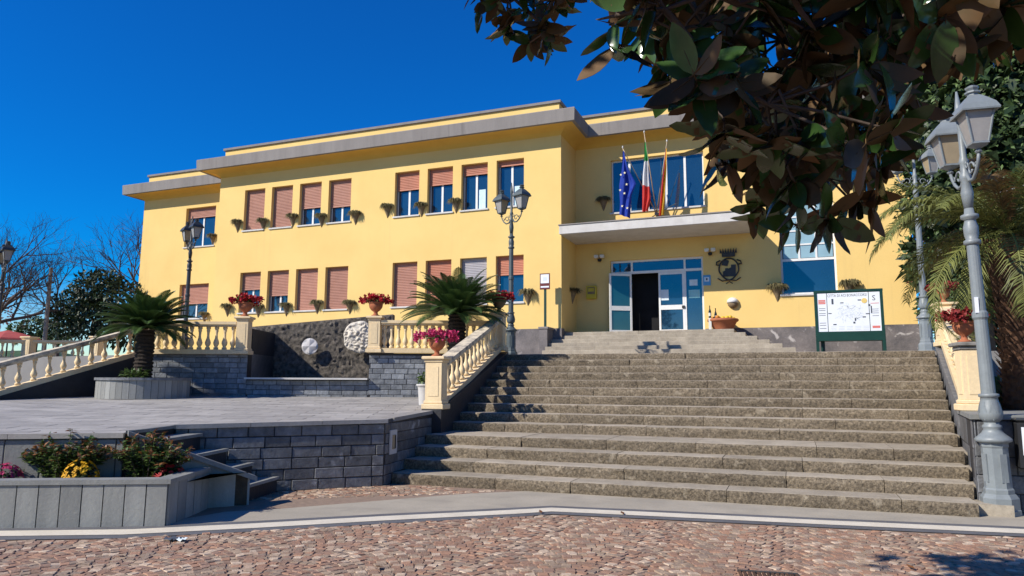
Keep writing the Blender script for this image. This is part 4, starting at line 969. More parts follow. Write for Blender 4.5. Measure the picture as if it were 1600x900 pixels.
# ---- sago palms
def sago(label,base,trunk_h,rad,fr_len,nf,seed,tr=.17):
    rr=random.Random(seed); t=thing('sago_palm',label,'palm',base)
    prof=[]; z=-.05; k=0
    while z<trunk_h:
        prof+= [(tr*(1.12 if k%2 else .95)+rr.uniform(-.01,.01),z)]; z+=.045; k+=1
    MB().lathe(prof,(0,0,0),14).build('trunk','cycas_trunk',t)
    for i in range(nf):
        a=2*math.pi*i*.618034; el=R(-4+78*(i/nf)**.9+rr.uniform(-6,6)); L_=fr_len*rr.uniform(.85,1.1)
        h=V((math.cos(a),math.sin(a),0)); pts=[]; p=V((h.x*tr*.5,h.y*tr*.5,trunk_h)); cur=el; n=16
        for j in range(n+1):
            pts.append(p.copy()); p=p+(h*math.cos(cur)+V((0,0,math.sin(cur))))*(L_/n); cur-=R(3.3)*(.25+1.3*j/n)
        q=MB(); q.tube(pts,[.012*(1-.8*j/n)+.002 for j in range(n+1)],4)
        sd_=V((-h.y,h.x,0))
        for j in range(1,n*3):
            s=j/(n*3); idx=min(int(s*n),n-1); c=lerp(pts[idx],pts[idx+1],s*n-idx); tg_=(pts[idx+1]-pts[idx]).normalized(); un=tg_.cross(sd_)*-1
            ll=L_*.22*math.sin(math.pi*min(1,.18+s*.85))**.7+.02
            for sg in (-1,1):
                d=(sd_*sg*.85+tg_*.8+V((0,0,.34))).normalized()
                e=c+d*ll; w_=tg_*.011
                q.add([c-w_,c+w_,c+d*ll*.5+w_*1.1,c+d*ll*.5-w_*1.1,e-V((0,0,.03))],[(0,1,2,3),(3,2,4)])
        q.build('frond','cycas',t)
    return t
bp=atd(713,560,17.6); sago('sago palm with dense dark crown before the right balustrade',V((bp.x,bp.y,tz(bp))),atd(713,490,17.6).z-tz(bp),.2,1.30,84,31,.21)
bq=atd(222,600,17.3); sago('sago palm with dark trunk in the round slab planter',V((bq.x,bq.y,tz(bq)+.40)),atd(222,512,17.3).z-tz(bq)-.40,.2,1.12,84,32,.20)
rpn=thing('round_planter','half round slab planter around the left sago palm','planter',V((bq.x+HF.x*.2,bq.y+HF.y*.2,tz(bq)-.02)))
for i in range(22):
    a=math.pi+math.pi*(i+.5)/22; e=HR*math.cos(a)+HF*math.sin(a); s=V((-e.y,e.x,0))
    MB().obox(e*1.06+V((0,0,.23)),s,e,V((0,0,1)),.073,.02,.225).build('slab','slate_slab',rpn)
q=MB(); P=[]; 
for k,(r,z) in enumerate(((.97,.44),(1.12,.44),(1.12,.50),(.97,.50))):
    for i in range(25):
        a=math.pi+math.pi*i/24; e=HR*math.cos(a)+HF*math.sin(a); P.append(tuple(e*r+V((0,0,z))))
q.add(P,[(k*25+i,k*25+i+1,((k+1)%4)*25+i+1,((k+1)%4)*25+i) for k in range(4) for i in range(24)]); q.build('rim','slate',rpn)
MB().lathe([(1.0,0),(1.0,.43)],(0,0,0),24).build('soil','earth',rpn)
clump((0.15,-.45,.55),.30,160,.16,.07,random.Random(4),.5).build('ground_leaves','leaf_green',rpn)
# ================================================================== THINGS AT THE ENTRANCE
Z3=V((0,0,1))
# flags on three fanned poles
fb_=aty(1026,334,27.55); 
def flag(name,label,tip,Lp,Rp,stripes,Y,mats):
    """Lp/Rp: left and right edge pixels from top to bottom; stripes(s,t)->material index"""
    tp_=aty(*tip,Y); t=thing(name,label,'flag',fb_,0,'flags above the entrance canopy')
    MB().tube([V((0,0,0)),tp_-fb_],[.022,.016],7).build('pole','pole_wood',t,smooth=True)
    MB().lathe([(.01,0),(.03,.03),(.03,.06),(.008,.11)],tp_-fb_,7).build('finial','sill',t)
    ns,nt_=26,14; P=[]; F=[]; mi=[]
    def edge(E,s):
        k=s*(len(E)-1); i=min(int(k),len(E)-2); f=k-i; return lerp(V((*E[i],0)),V((*E[i+1],0)),f)
    for i in range(ns+1):
        s=i/ns; a=edge(Lp,s); b=edge(Rp,s)
        for j in range(nt_+1):
            t_=j/nt_; c=lerp(a,b,t_); p=aty(c.x,c.y,Y+.10*s); p.y+=.07*math.sin(t_*11+s*2.5)*min(1,s*3)+.03*math.sin(s*9+t_*4); P.append(p-fb_)
    for i in range(ns):
        for j in range(nt_): F.append((i*(nt_+1)+j,i*(nt_+1)+j+1,(i+1)*(nt_+1)+j+1,(i+1)*(nt_+1)+j)); mi.append(stripes((i+.5)/ns,(j+.5)/nt_))
    m=MB(); m.add(P,F); m.m=mi; c=m.build('cloth',mats,t,smooth=True)
    return t,c
def star(p,r):
    q=MB(); P=[p]+[p+V((math.cos(math.pi/2+i*math.pi/5)*(r if i%2==0 else r*.42),-.0,math.sin(math.pi/2+i*math.pi/5)*(r if i%2==0 else r*.42))) for i in range(10)]
    q.add(P,[(0,1+(i+1)%10,1+i) for i in range(10)]); return q
t,c=flag('flag','blue flag with a ring of pale stars left above the canopy',(973,232),[(973,236),(971,262),(967,290),(968,316),(967,335)],[(975,236),(981,262),(994,287),(987,305),(984,341)],lambda s,t:0,26.5,['eu_blue'])
for u,v in ((970,273),(976,270),(969,297),(975.5,302),(972,322),(979,288),(980,325)):
    p=aty(u,v,26.36)-fb_; star(p,.055).build('star','star_gold',c)
flag('flag','green white and red striped flag in the middle above the canopy',(1006.5,208),[(1007,222),(1006,250),(1004,275),(1003,305),(1003,332)],[(1009,222),(1013,250),(1014,275),(1017,312),(1012,330)],lambda s,t:0 if s<.28 else(1 if s<.62 else 2),26.45,['flag_green','flag_white','flag_red'])
flag('flag','red and yellow flag right of the other two above the canopy',(1042,222),[(1040,232),(1037,262),(1034,285),(1031,310),(1029,338)],[(1042,232),(1042,262),(1040,290),(1039,312),(1037,336)],lambda s,t:0 if t<.45 else 1,26.5,['flag_red','flag_yellow'])
br=thing('flag_bracket','small metal bracket holding the three flagpoles','bracket',fb_)
MB().bbox(-.07,.07,-.06,.46,-.05,.05,.01).build('socket_block','concrete',br)
for u,v in ((1010,345),(1040,347),(1056,318)):
    p=aty(u,v,27.9)-fb_; MB().tube([V((0,0,-.01)),p],.018,6).build('strut','iron_mid',br)
# twin spotlights
for u,v,lab in ((938,404,'twin white spotlights in shade left of the entrance door'),(1110,394,'twin white spotlights right of the entrance door above blue plate')):
    p=aty(u,v,YM); t=thing('wall_spotlight',lab,'spotlight',V((p.x,YM,p.z)),0,'wall spotlights')
    MB().lathe([(.05,-.10),(.08,-.06),(.08,.0),(.03,.02)],(0,-.14,-.05),10).bbox(-.05,.05,-.14,-.001,-.10,-.02,.01).build('base','rubber',t)
    for s in (-1,1): MB().bbox(s*.12-.085,s*.12+.085,-.25,-.10,-.01,.13,.03).build('lamp_head','spot_white',t)
# coat of arms
p=aty(1139,420,YM); t=thing('coat_of_arms','dark metal coat of arms with crown on the shaded entrance wall','emblem',V((p.x,YM-.03,p.z)))
def ring(pts,r): return MB().tube(pts+[pts[0]],r,6,cap=False)
sh=[V((math.sin(a)*(.36 if math.cos(a)>-.2 else .36*(1-.35*(-math.cos(a)-.2))),-.03,-.02+.42*math.cos(a))) for a in [i*2*math.pi/28 for i in range(28)]]
ring(sh,.03).build('shield_rim','bronze',t)
MB().add([(-.22,-.012,-.30),(.24,-.012,-.30),(.26,-.012,.15),(.08,-.012,.15),(.08,-.012,-.06),(-.02,-.012,-.06),(-.02,-.012,.02),(-.14,-.012,.02),(-.14,-.012,-.10),(-.22,-.012,-.10)],[tuple(range(10))]).add([(-.22,.012,-.30),(.24,.012,-.30),(.26,.012,.15),(-.22,.012,-.1)],[(0,1,2,3)]).build('castle','bronze',t)
MB().add([(-.26,-.014,.14),(-.05,-.014,.10),(.02,-.014,.30),(-.10,-.014,.36),(-.24,-.014,.28)],[(0,1,2,3,4)]).build('charge','bronze',t)
for s in (-1,1): MB().tube([V((s*.36,-.03,.16)),V((s*.46,-.03,.16)),V((s*.44,-.03,.27)),V((s*.30,-.03,.33))],.028,6).build('scroll','bronze',t)
cr=MB(); cr.box(-.24,.24,-.06,0,.46,.60)
for i in range(7):
    x=-.27+i*.09; cr.add([(x-.045,-.05,.60),(x+.045,-.05,.60),(x*1.12,-.05,.80)],[(0,1,2)]); cr.add([(x-.045,-.02,.60),(x+.045,-.02,.60),(x*1.12,-.02,.80)],[(0,2,1)])
cr.build('crown','bronze',t)
MB().tube([V((-.42,-.03,-.36)),V((-.25,-.03,-.47)),V((0,-.03,-.44)),V((.25,-.03,-.47)),V((.42,-.03,-.36))],.022,5).build('ribbon','bronze',t)
MB().tube([V((-.12,-.03,-.58)),V((0,-.03,-.50)),V((.12,-.03,-.58))],.018,5).build('ribbon','bronze',t)
# half-dome wall basin/light below it
p=aty(1145,474,YM); t=thing('wall_dome','small white and brown half dome fitting under the coat of arms','wall fitting',V((p.x,YM,p.z)))
MB().lathe([(.22,.0),(.20,.10),(.12,.18),(.01,.21)],(0,-.02,.02),14).build('hood','spot_white',t,smooth=True)
MB().lathe([(.01,-.20),(.11,-.16),(.18,-.08),(.19,.02)],(0,-.02,0),14).build('bowl','clay_pot',t,smooth=True)
# letterbox, number plate
p=aty(925,457,YM); t=thing('letterbox','yellow wall letterbox in the shaded recess','letterbox',V((p.x,YM,p.z)))
MB().bbox(-.21,.21,-.14,-.001,-.28,.26,.02).build('box','letterbox',t); MB().box(-.15,.15,-.147,-.139,-.08,.20).build('notice','clay_pot',t); MB().box(-.12,.12,-.152,-.146,.02,.16).build('slot_plate','letterbox',t)
p=aty(1104.5,438,YM); t=thing('blue_plate','small light blue plate right of the entrance door','sign',V((p.x,YM,p.z)))
MB().bbox(-.14,.14,-.03,-.001,-.20,.20,.008).build('plate','blue_sign',t); MB().box(-.09,.09,-.036,-.031,-.05,.12).build('panel','paper',t); MB().box(-.03,.03,-.040,-.037,.0,.08).build('mark','ink',t)
p=aty(893.5,455,YM)
# terracotta bowl with fruit and bottles on the top step
p=aty(1130,513,27.3); bz=UP+.155*8
t=thing('terracotta_bowl','wide terracotta bowl of fruit right of the entrance door','bowl',V((p.x,27.3,bz)))
MB().lathe([(.30,0),(.33,.02),(.36,.08),(.50,.32),(.54,.34),(.56,.36),(.56,.42),(.53,.44),(.50,.42),(.48,.36),(.02,.36)],(0,0,0),22).build('bowl','terracotta',t,smooth=True)
rr=random.Random(2)
for i in range(16):
    a=rr.uniform(0,6.28); r=rr.uniform(.05,.40); q=V((r*math.cos(a),r*math.sin(a),.43+rr.uniform(0,.06)))
    f=thing('lemon' if i%3 else 'orange',f'{"yellow lemon" if i%3 else "orange"} number in the terracotta bowl','fruit',t.location+q,0,'fruit in the bowl') if False else None
for i in range(12):
    a=i*2.4; r=.10+.33*math.sqrt((i+.5)/12); MB().sphere(V((r*math.cos(a),r*math.sin(a),.45+.03*(i%2))),.085,6,sz=.85).build('fruit','lemon' if (i%3 and math.cos(a)>-.4) else ('orange_fruit' if i%2 else 'leaf_dark'),t,smooth=True)
for (u,h,lab) in ((1110,.62,'dark tall wine bottle standing left of the terracotta bowl'),(1118,.46,'shorter green bottle standing in the left of the terracotta bowl')):
    q=aty(u,480,27.25); zz=bz if h>.5 else bz+.38
    s=thing('bottle',lab,'bottle',V((q.x,27.0 if h>.5 else 27.2,zz if h<.5 else bz)),0,'bottles by the bowl')
    hh=1.0 if h>.5 else .5
    if h>.5: MB().bbox(-.05,.05,-.05,.05,0,.46,.01).build('stand','bottle_label',s); z0=.46
    else: z0=0
    MB().lathe([(.045,z0),(.048,z0+.02),(.048,z0+.24),(.04,z0+.28),(.018,z0+.34),(.016,z0+.43),(.02,z0+.44),(.02,z0+.46)],(0,0,0),10).build('glass','bottle',s,smooth=True)
    MB().lathe([(.0495,z0+.07),(.0495,z0+.19)],(0,0,0),10).build('paper_label','bottle_label',s)
# small brown post sign on the parapet
p0=V(((px0+px1)/2-.02,25.5,aty(848,510.5,25.2).z-.02)); pt=aty(841,428,25.5)
t=thing('post_sign','small white and brown notice sign on a green post beside the wing','sign',p0)
hh=pt.z-p0.z
MB().box(-.045,.045,-.02,.02,0,hh-.02).build('post','sign_green',t)
MB().bbox(-.20,.20,-.05,-.022,hh-.62,hh,.006).build('board','sign_brown',t)
MB().box(-.165,.165,-.056,-.051,hh-.38,hh-.04).build('white_panel','sign_white',t); MB().box(-.07,.07,-.060,-.057,hh-.29,hh-.15).build('pictogram','ink_pale',t)
MB().box(-.165,.165,-.056,-.051,hh-.55,hh-.49).build('text_strip','sign_white',t)
# ---- map board on the forecourt
by=25.6; a0=aty(1272,457,by); a1=aty(1378,455,by)
t=thing('map_board','green framed town map board standing on the forecourt at right','notice board',V((a0.x,by,UP)))
bw=a1.x-a0.x; bh=a0.z-UP; zb=aty(1280,519,by).z-UP
def txt(s,size,parent,loc,m,name='lettering',sx=1.0):
    cu=bpy.data.curves.new('t','FONT'); cu.body=s; cu.size=size; cu.align_x='CENTER'; cu.extrude=.0015; cu.resolution_u=2
    o=bpy.data.objects.new('t',cu); COL.objects.link(o); dg=bpy.context.evaluated_depsgraph_get(); me=bpy.data.meshes.new_from_object(o.evaluated_get(dg)); bpy.data.objects.remove(o)
    me.materials.clear(); me.materials.append(MT[m]); o=bpy.data.objects.new(name,me); COL.objects.link(o); o.parent=parent; o.location=loc; o.rotation_euler=(math.pi/2,0,0); o.scale=(sx,1,1); return o
for x in (.03,bw-.03): MB().bbox(x-.045,x+.045,-.03,.06,0,bh,.006).build('post','sign_green',t)
for x in (.20,bw-.0): MB().bbox(x-.06,x+.06,.30,.40,0,zb+.1,.006).build('rear_post','sign_green',t)
MB().bbox(-.02,bw+.02,-.035,.065,bh-.03,bh+.05,.006).build('top_rail','sign_green',t)
MB().bbox(.0,bw,-.033,.40,zb-.30,zb-.02,.006).build('shelf_box','sign_green',t)
MB().box(.0,bw,.0,.04,zb-.03,bh).build('backing','sign_green',t)
w3=bw-.15; x0=.075
def pan(nm,xa,xb): return MB().box(x0+w3*xa,x0+w3*xb,-.008,-.001,zb+.01,bh-.05).build(nm,'sign_white',t)
pa=pan('left_panel',0,.155); pb=pan('map_panel',.165,.82); pc_=pan('right_panel',.83,1)
H_=bh-.06-zb
def yy(f): return zb+.01+H_*f
txt('CITTÀ DI ACI BONACCORSI',.125,t,(x0+w3*.485,-.009,yy(.90)),'ink',sx=.74)['kind']='stuff'
# map drawing: streets as thin strokes
rr=random.Random(21); q=MB()
for i in range(60):
    a=rr.uniform(0,6.28); r=math.sqrt(rr.random()); cx=.50+.23*r*math.cos(a); cz=.47+.23*r*math.sin(a); an=rr.choice((.3,1.7,.9,2.4))+rr.uniform(-.3,.3); l=rr.uniform(.04,.13)
    d=V((math.cos(an),0,math.sin(an)*.7)); c=V((x0+w3*cx,-.0095,yy(cz))); n_=V((-d.z,0,d.x)).normalized()*.006; d=d*l
    q.quad(c-d-n_,c+d-n_,c+d+n_,c-d+n_)
q.build('map_streets','ink_pale',t,kind='stuff')
q=MB()
for cx,cz,wd,hg in ((.25,.78,.03,.09),(.40,.74,.05,.015),(.68,.80,.05,.018),(.80,.44,.06,.015),(.20,.47,.05,.013),(.27,.18,.05,.018),(.58,.22,.03,.03),(.74,.36,.05,.018),(.83,.66,.03,.03),(.60,.30,.02,.05)):
    q.box(x0+w3*cx-wd,x0+w3*cx+wd,-.0115,-.0105,yy(cz)-hg,yy(cz)+hg)
q.build('map_marks','ink',t,kind='stuff')
q=MB()
for k in range(5):
    for j in range(3): q.box(x0+w3*(.20+.13*k),x0+w3*(.20+.13*k)+w3*.09,-.0115,-.0105,yy(.04+.04*j),yy(.04+.04*j)+.012)
q.build('map_legend','ink_pale',t,kind='stuff')
MB().lathe([(.085,0),(.085,.003)],(0,0,0),16).build('gold_seal','ink_gold',t).matrix_local=Matrix.Translation((x0+w3*.755,-.012,yy(.78)))@Matrix.Rotation(math.pi/2,4,'X')
q=MB()
for cz,m_ in ((.80,0),(.76,0),(.72,0)): q.box(x0+w3*.02,x0+w3*.135,-.0115,-.0105,yy(cz),yy(cz)+.04)
q.box(x0+w3*.86,x0+w3*.98,-.0115,-.0105,yy(.07),yy(.13)); q.box(x0+w3*.85,x0+w3*.98,-.0115,-.0105,yy(.70),yy(.715)); q.build('red_print','ink_red',t,kind='stuff')
q=MB()
for cz in (.60,.55,.47,.42,.22,.16,.08): q.box(x0+w3*.025,x0+w3*.13,-.0115,-.0105,yy(cz),yy(cz)+.014)
for cz in (.55,.50,.45,.38): q.box(x0+w3*.87,x0+w3*.97,-.0115,-.0105,yy(cz),yy(cz)+.012)
q.box(x0+w3*.85,x0+w3*.868,-.0115,-.0105,yy(.45),yy(.64)); q.build('small_print','ink',t,kind='stuff')
txt('S',.24,t,(x0+w3*.905,-.009,yy(.78)),'ink')
# ================================================================== RIGHT EDGE: bin, sign, palm, plants
gz=1.05
struct('garden_bed',MB().prism([(3.0,11.2),(14,11.8),(14,18.4),(3.4,18.2),(3.35,13.05)],-.05,gz),'earth')
p=atz(1604,745,0)
p=V((3.05,9.75,0))
p=atd(1606,640,8.9)
t=thing('litter_bin','dark litter bin with a white notice at the right edge','bin',V((p.x,p.y,0)))
MB().bbox(-.17,.17,-.17,.17,.55,1.12,.02).build('body','rubber',t); MB().bbox(-.19,.19,-.19,.19,1.13,1.17,.02).build('lid','iron_dark',t)
MB().tube([V((0,.0,0)),V((0,0,.56))],.04,8).build('stand','iron_dark',t)
MB().box(-.13,.12,-.179,-.171,.72,1.06).build('notice','sign_white',t)
MB().tube([V((-.0+.075*math.cos(a),-.184,.92+.075*math.sin(a))) for a in [i*2*math.pi/16 for i in range(17)]],.011,5).build('red_ring','flag_red',t)
# phoenix palm
pp=atd(1592,680,11.2); base=V((pp.x,pp.y,gz-.05))
t=thing('date_palm','date palm with brown scaly trunk and arching fronds at right edge','palm',base)
top=atd(1574,372,11.2)-base; rr=random.Random(9)
q=MB(); n=26; P0=V((.05,0,0))
path=[lerp(P0,top,i/n)+V((.04*math.sin(i*.2),0,0)) for i in range(n+1)]
q.tube(path,[.235+.05*math.sin(i*.3)*.3+(.10 if i>n-6 else 0)*(1-(n-i)/6) for i in range(n+1)],12)
q.build('trunk','palm_trunk',t)
q=MB()
for i in range(300):
    s=rr.uniform(0,1); a=i*2.4; c=lerp(P0,top,i/300); r=.215+(.08*max(0,i/300-.8)*5); e=V((math.cos(a),math.sin(a),0)); sd_=V((-e.y,e.x,0))
    q.add([c+e*r-sd_*.06,c+e*r+sd_*.06,c+e*(r+.075)+V((0,0,.09))+sd_*.02,c+e*(r+.075)+V((0,0,.09))-sd_*.02,c+e*(r-.02)+V((0,0,.11))],[(0,1,2,3),(3,2,4)])
q.build('leaf_scars','palm_trunk',t,kind='stuff')
def frond(parent,root,h,el,L_,rr,dry=False,droop=5.5,lw=.012,ll0=.30):
    n=20; pts=[]; p=root.copy(); cur=el
    for j in range(n+1):
        pts.append(p.copy()); p=p+(h*math.cos(cur)+Z3*math.sin(cur))*(L_/n); cur-=R(droop)*(.4+1.2*j/n)
    q=MB(); q.tube(pts,[.018*(1-.85*j/n)+.002 for j in range(n+1)],5); sd_=V((-h.y,h.x,0))
    for j in range(3,n*4):
        s=j/(n*4); idx=min(int(s*n),n-1); c=lerp(pts[idx],pts[idx+1],s*n-idx); tg_=(pts[idx+1]-pts[idx]).normalized()
        ll=ll0*(.35+math.sin(math.pi*min(1,.12+s*.85)))*rr.uniform(.8,1.1)
        for sg in (-1,1):
            d=(sd_*sg*rr.uniform(.7,1)+tg_*.75+Z3*rr.uniform(-.15,.35)).normalized(); e=c+d*ll-Z3*(.10*ll/ll0); w_=tg_*lw; m_=c+d*ll*.55
            q.add([c-w_*.6,c+w_*.6,m_+w_,m_-w_,e],[(0,1,2,3),(3,2,4)])
    q.build('frond','phoenix_dry' if dry else 'phoenix',parent)
for i in range(34):
    a=i*2.399963; el=R(rr.uniform(0,62)) if i%3 else R(rr.uniform(-35,5))
    frond(t,top+V((0,0,.12)),V((math.cos(a),math.sin(a),0)),el,rr.uniform(1.7,2.4),rr,dry=(i%7==0),droop=rr.uniform(4,6.5))
for i,(a,el) in enumerate(((3.3,42),(3.0,30),(3.6,34),(2.7,38))):
    frond(t,top+V((0,0,.12)),V((math.cos(a),math.sin(a),0)),R(el),2.3,rr,droop=5.6)
# low plants in the garden bed
for i,(u,v,d,lab) in enumerate(((1560,620,11.8,'strap leaved plant behind the right lamp post'),(1548,575,14,'broad leaved plant beside right balustrade behind lamp post'),(1600,600,12.4,'green shrub at the right edge under the date palm'))):
    p=atd(u,v,d); tt_=thing('garden_plant',lab,'plant',V((p.x,p.y,gz)),0,'plants in the right garden bed'); q=MB(); rr=random.Random(60+i)
    for j in range(46):
        a=rr.uniform(0,6.28); h=V((math.cos(a),math.sin(a),0)); L_=rr.uniform(.5,1.0); b=V((jit(.08),jit(.08),0)); m_=b+h*L_*.35+Z3*L_*.75; e=b+h*L_*.8+Z3*L_*.7; w_=V((-h.y,h.x,0))*.03
        q.add([b-w_*.5,b+w_*.5,m_+w_,m_-w_,e],[(0,1,2,3),(3,2,4)])
    q.build('foliage','leaf_green',tt_)
# overhead cable
ca_=atd(1444,323,18); cb_=atd(1640,276,13)
MBt=MB().tube([lerp(ca_,cb_,i/8)-Z3*(.10*math.sin(math.pi*i/8)) for i in range(9)],.011,5); o=MBt.build('overhead_cable','cable'); tag(o,'thin pale overhead cable crossing the right lamp posts','cable')
# ================================================================== TREES
P=[]; F=[]; n=90
for i in range(n+1):
    a=R(-110+200*i/n); r=170+20*math.sin(i*.7); h=7+3.5*noise.noise(V((i*.23,0,0)))+1.5*noise.noise(V((i*.9,2,0)))
    for rr_,z in ((r,-.5),(r+8,h*.7),(r+25,h),(r+80,h*1.1)): P.append((rr_*math.sin(a),rr_*math.cos(a),z))
for i in range(n):
    for k in range(3): F.append((i*4+k,(i+1)*4+k,(i+1)*4+k+1,i*4+k+1))
m=MB(); m.add(P,F); struct('hills',m,'leaf_hedge')
def crown(parent,lobes,n,L_,W_,matn,rr,name='crown',shell=.55):
    q=MB()
    tot=sum(r[1]**2 for r in lobes)
    for c,r,*sq in lobes:
        k=int(n*r*r/tot); sz=sq[0] if sq else 1
        for i in range(k):
            d=rdir(rr); rad=r*(shell+(1-shell)*rr.random()**.5)*(1+.22*noise.noise(V((d.x*2.5+c.x,d.y*2.5+c.y,d.z*2.5))))
            p=c+V((d.x*rad,d.y*rad,d.z*rad*sz)); q.leaf(p,d+rdir(rr)*.9+V((0,0,-.15)),d+rdir(rr)*.6+V((0,0,.4)),L_*rr.uniform(.6,1.3),W_*rr.uniform(.6,1.3))
    return q.build(name,matn,parent)
def trunk_part(parent,pts,rad,matn='bark',name='trunk',n=8): return MB().tube(pts,rad,n).build(name,matn,parent,smooth=True)
# dense evergreen behind the right lamps
rr=random.Random(41)
g0=atd(1530,500,20); t=thing('evergreen_tree','tall dense evergreen tree behind the right lamp posts','tree',V((g0.x,g0.y,UP-.1)))
bl=lambda u,v,d:atd(u,v,d)-t.location
lob=[(bl(1490,300,20.5),1.5),(bl(1545,260,20),1.7),(bl(1600,300,20),1.9),(bl(1505,190,21),1.5),(bl(1575,150,20.5),1.9),(bl(1475,400,21.5),1.2),(bl(1540,390,20.5),1.6),(bl(1620,200,20.5),2.0),(bl(1500,90,21.5),1.6),(bl(1590,40,21),1.9),(bl(1520,-30,21.5),1.9),(bl(1600,430,20),1.6),(bl(1530,480,21),1.4),(bl(1485,470,22),1.0),(bl(1465,230,24),1.3),(bl(1462,140,24.5),1.5),(bl(1470,40,24.5),1.7),(bl(1458,320,24.5),1.0),(bl(1455,420,25),1.0)]
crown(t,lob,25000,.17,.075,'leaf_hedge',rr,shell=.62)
crown(t,[(c,r*.85) for c,r in lob],9000,.48,.34,'leaf_dark',rr,name='inner_shade_foliage',shell=.1)  # darker leaf colour stands in for the shade inside the crown
trunk_part(t,[V((0,0,-.05)),V((.05,0,2)),V((.1,.2,7))],[.35,.28,.12])
bg_=atd(1452,388,24); t=thing('bougainvillea','salmon coloured flowering climber behind the slim right lamp','climber',V((bg_.x,bg_.y,UP)))
crown(t,[(bg_-t.location,.55),(bg_-t.location+V((.5,.1,-.3)),.5),(bg_-t.location+V((-.2,.1,-.9)),.5)],900,.10,.07,'bougain',rr,name='blossom'); trunk_part(t,[V((0,0,-.02)),bg_-t.location],[.05,.02])
# more garden trees far right/behind so the gap beside the building is closed
h0=atd(1640,420,27); t=thing('evergreen_tree','broad dark evergreen tree further back at the right edge','tree',V((h0.x,h0.y,UP-.1)))
crown(t,[(atd(1640,350,27)-t.location,3),(atd(1560,420,27)-t.location,2.2),(atd(1680,180,27)-t.location,3.2)],5000,.34,.2,'leaf_dark',rr,shell=.3); trunk_part(t,[V((0,0,-.05)),V((0,0,4))],[.4,.2])
# left evergreens
e0=atd(150,540,38); t=thing('evergreen_tree','round dark evergreen tree left of the yellow building','tree',V((e0.x,e0.y,0)))
L=lambda u,v,d=38:atd(u,v,d)-t.location
crown(t,[(L(150,455),1.25,.8),(L(118,480),1.2,.8),(L(185,470),1.3,.8),(L(100,505),.9,.8),(L(150,500),1.4,.8),(L(200,510),1.5,.8),(L(165,440),.8,.7)],5200,.30,.14,'leaf_dark',rr,shell=.5); trunk_part(t,[V((0,0,-.05)),L(150,500)],[.3,.2])
e1=atd(50,540,44); t=thing('garden_shrub','low leafy shrub beyond the far left balustrade','shrub',V((e1.x,e1.y,0)))
crown(t,[(L(52,512,44),.7),(L(75,518,44),.6),(L(30,520,44),.6),(L(95,520,44),.7)],1300,.25,.15,'leaf_hedge',rr); trunk_part(t,[V((0,0,-.03)),L(60,520,44)],[.15,.06])
e2=atd(-10,545,42); t=thing('flowering_shrub','dull crimson flowering tree at the left picture edge','shrub',V((e2.x,e2.y,0)))
crown(t,[(L(-5,490,42),.8),(L(-25,470,42),1.0)],600,.18,.12,'bougain',rr); trunk_part(t,[V((0,0,-.03)),L(-12,490,42)],[.15,.06])
# bare trees
def bare_tree(label,base,fork,dirs,L0,rad,depth,seed,up=.25):
    rr=random.Random(seed); t=thing('bare_tree',label,'tree',base); limbs=MB(); tw=MB()
    def grow(p,d,L_,r,k):
        n=4; pts=[p]; cur=d.normalized()
        for i in range(n):
            cur=(cur+rdir(rr)*.20+Z3*up*.18).normalized(); pts.append(pts[-1]+cur*(L_/n))
        (limbs if k>2 else tw).tube(pts,[r*(1-.45*i/n) for i in range(n+1)],6 if k>2 else 3,cap=False)
        if k>0:
            for j in range(rr.choice((3,3,4)) if k>1 else 4):
                s=rr.uniform(.35,1.0); i=min(int(s*n),n-1); q=lerp(pts[i],pts[i+1],s*n-i); a=rdir(rr); nd=(cur*1.0+a*.75).normalized(); grow(q,nd,L_*rr.uniform(.55,.78),r*.52,k-1)
    limbs.tube([V((0,0,-.05)),fork-base],[rad*1.2,rad],8)
    for d in dirs: grow(fork-base,V(d),L0,rad*.62,depth)
    limbs.build('trunk','twig',t,smooth=True); tw.build('twigs','twig',t,kind='stuff'); return t
r_=HR
def cdir(x,z,y=0): return HR*x+V((0,0,z))+HF*y
bb=atd(-70,560,34); fk=atd(-45,520,34)
bare_tree('large bare branching tree at the left picture edge',V((bb.x,bb.y,0)),fk,[cdir(1,.75),cdir(.45,1),cdir(-.3,1),cdir(.9,.35,.3),cdir(.2,.9,.6),cdir(.75,1.0,-.4)],3.0,.17,5,101)
bb=atd(250,560,44); fk=atd(238,480,44)
bare_tree('bare tree showing thin branches beside the building left corner',V((bb.x,bb.y,0)),fk,[cdir(-.6,1),cdir(-1,.6),cdir(-.2,1),cdir(-.8,.9,.4)],3.0,.13,4,102)
bb=atd(95,560,50); fk=atd(90,490,50)
bare_tree('distant bare tree behind the round evergreen',V((bb.x,bb.y,0)),fk,[cdir(-.6,1),cdir(.6,.8),cdir(0,1),cdir(-.9,.5)],2.4,.12,4,103)
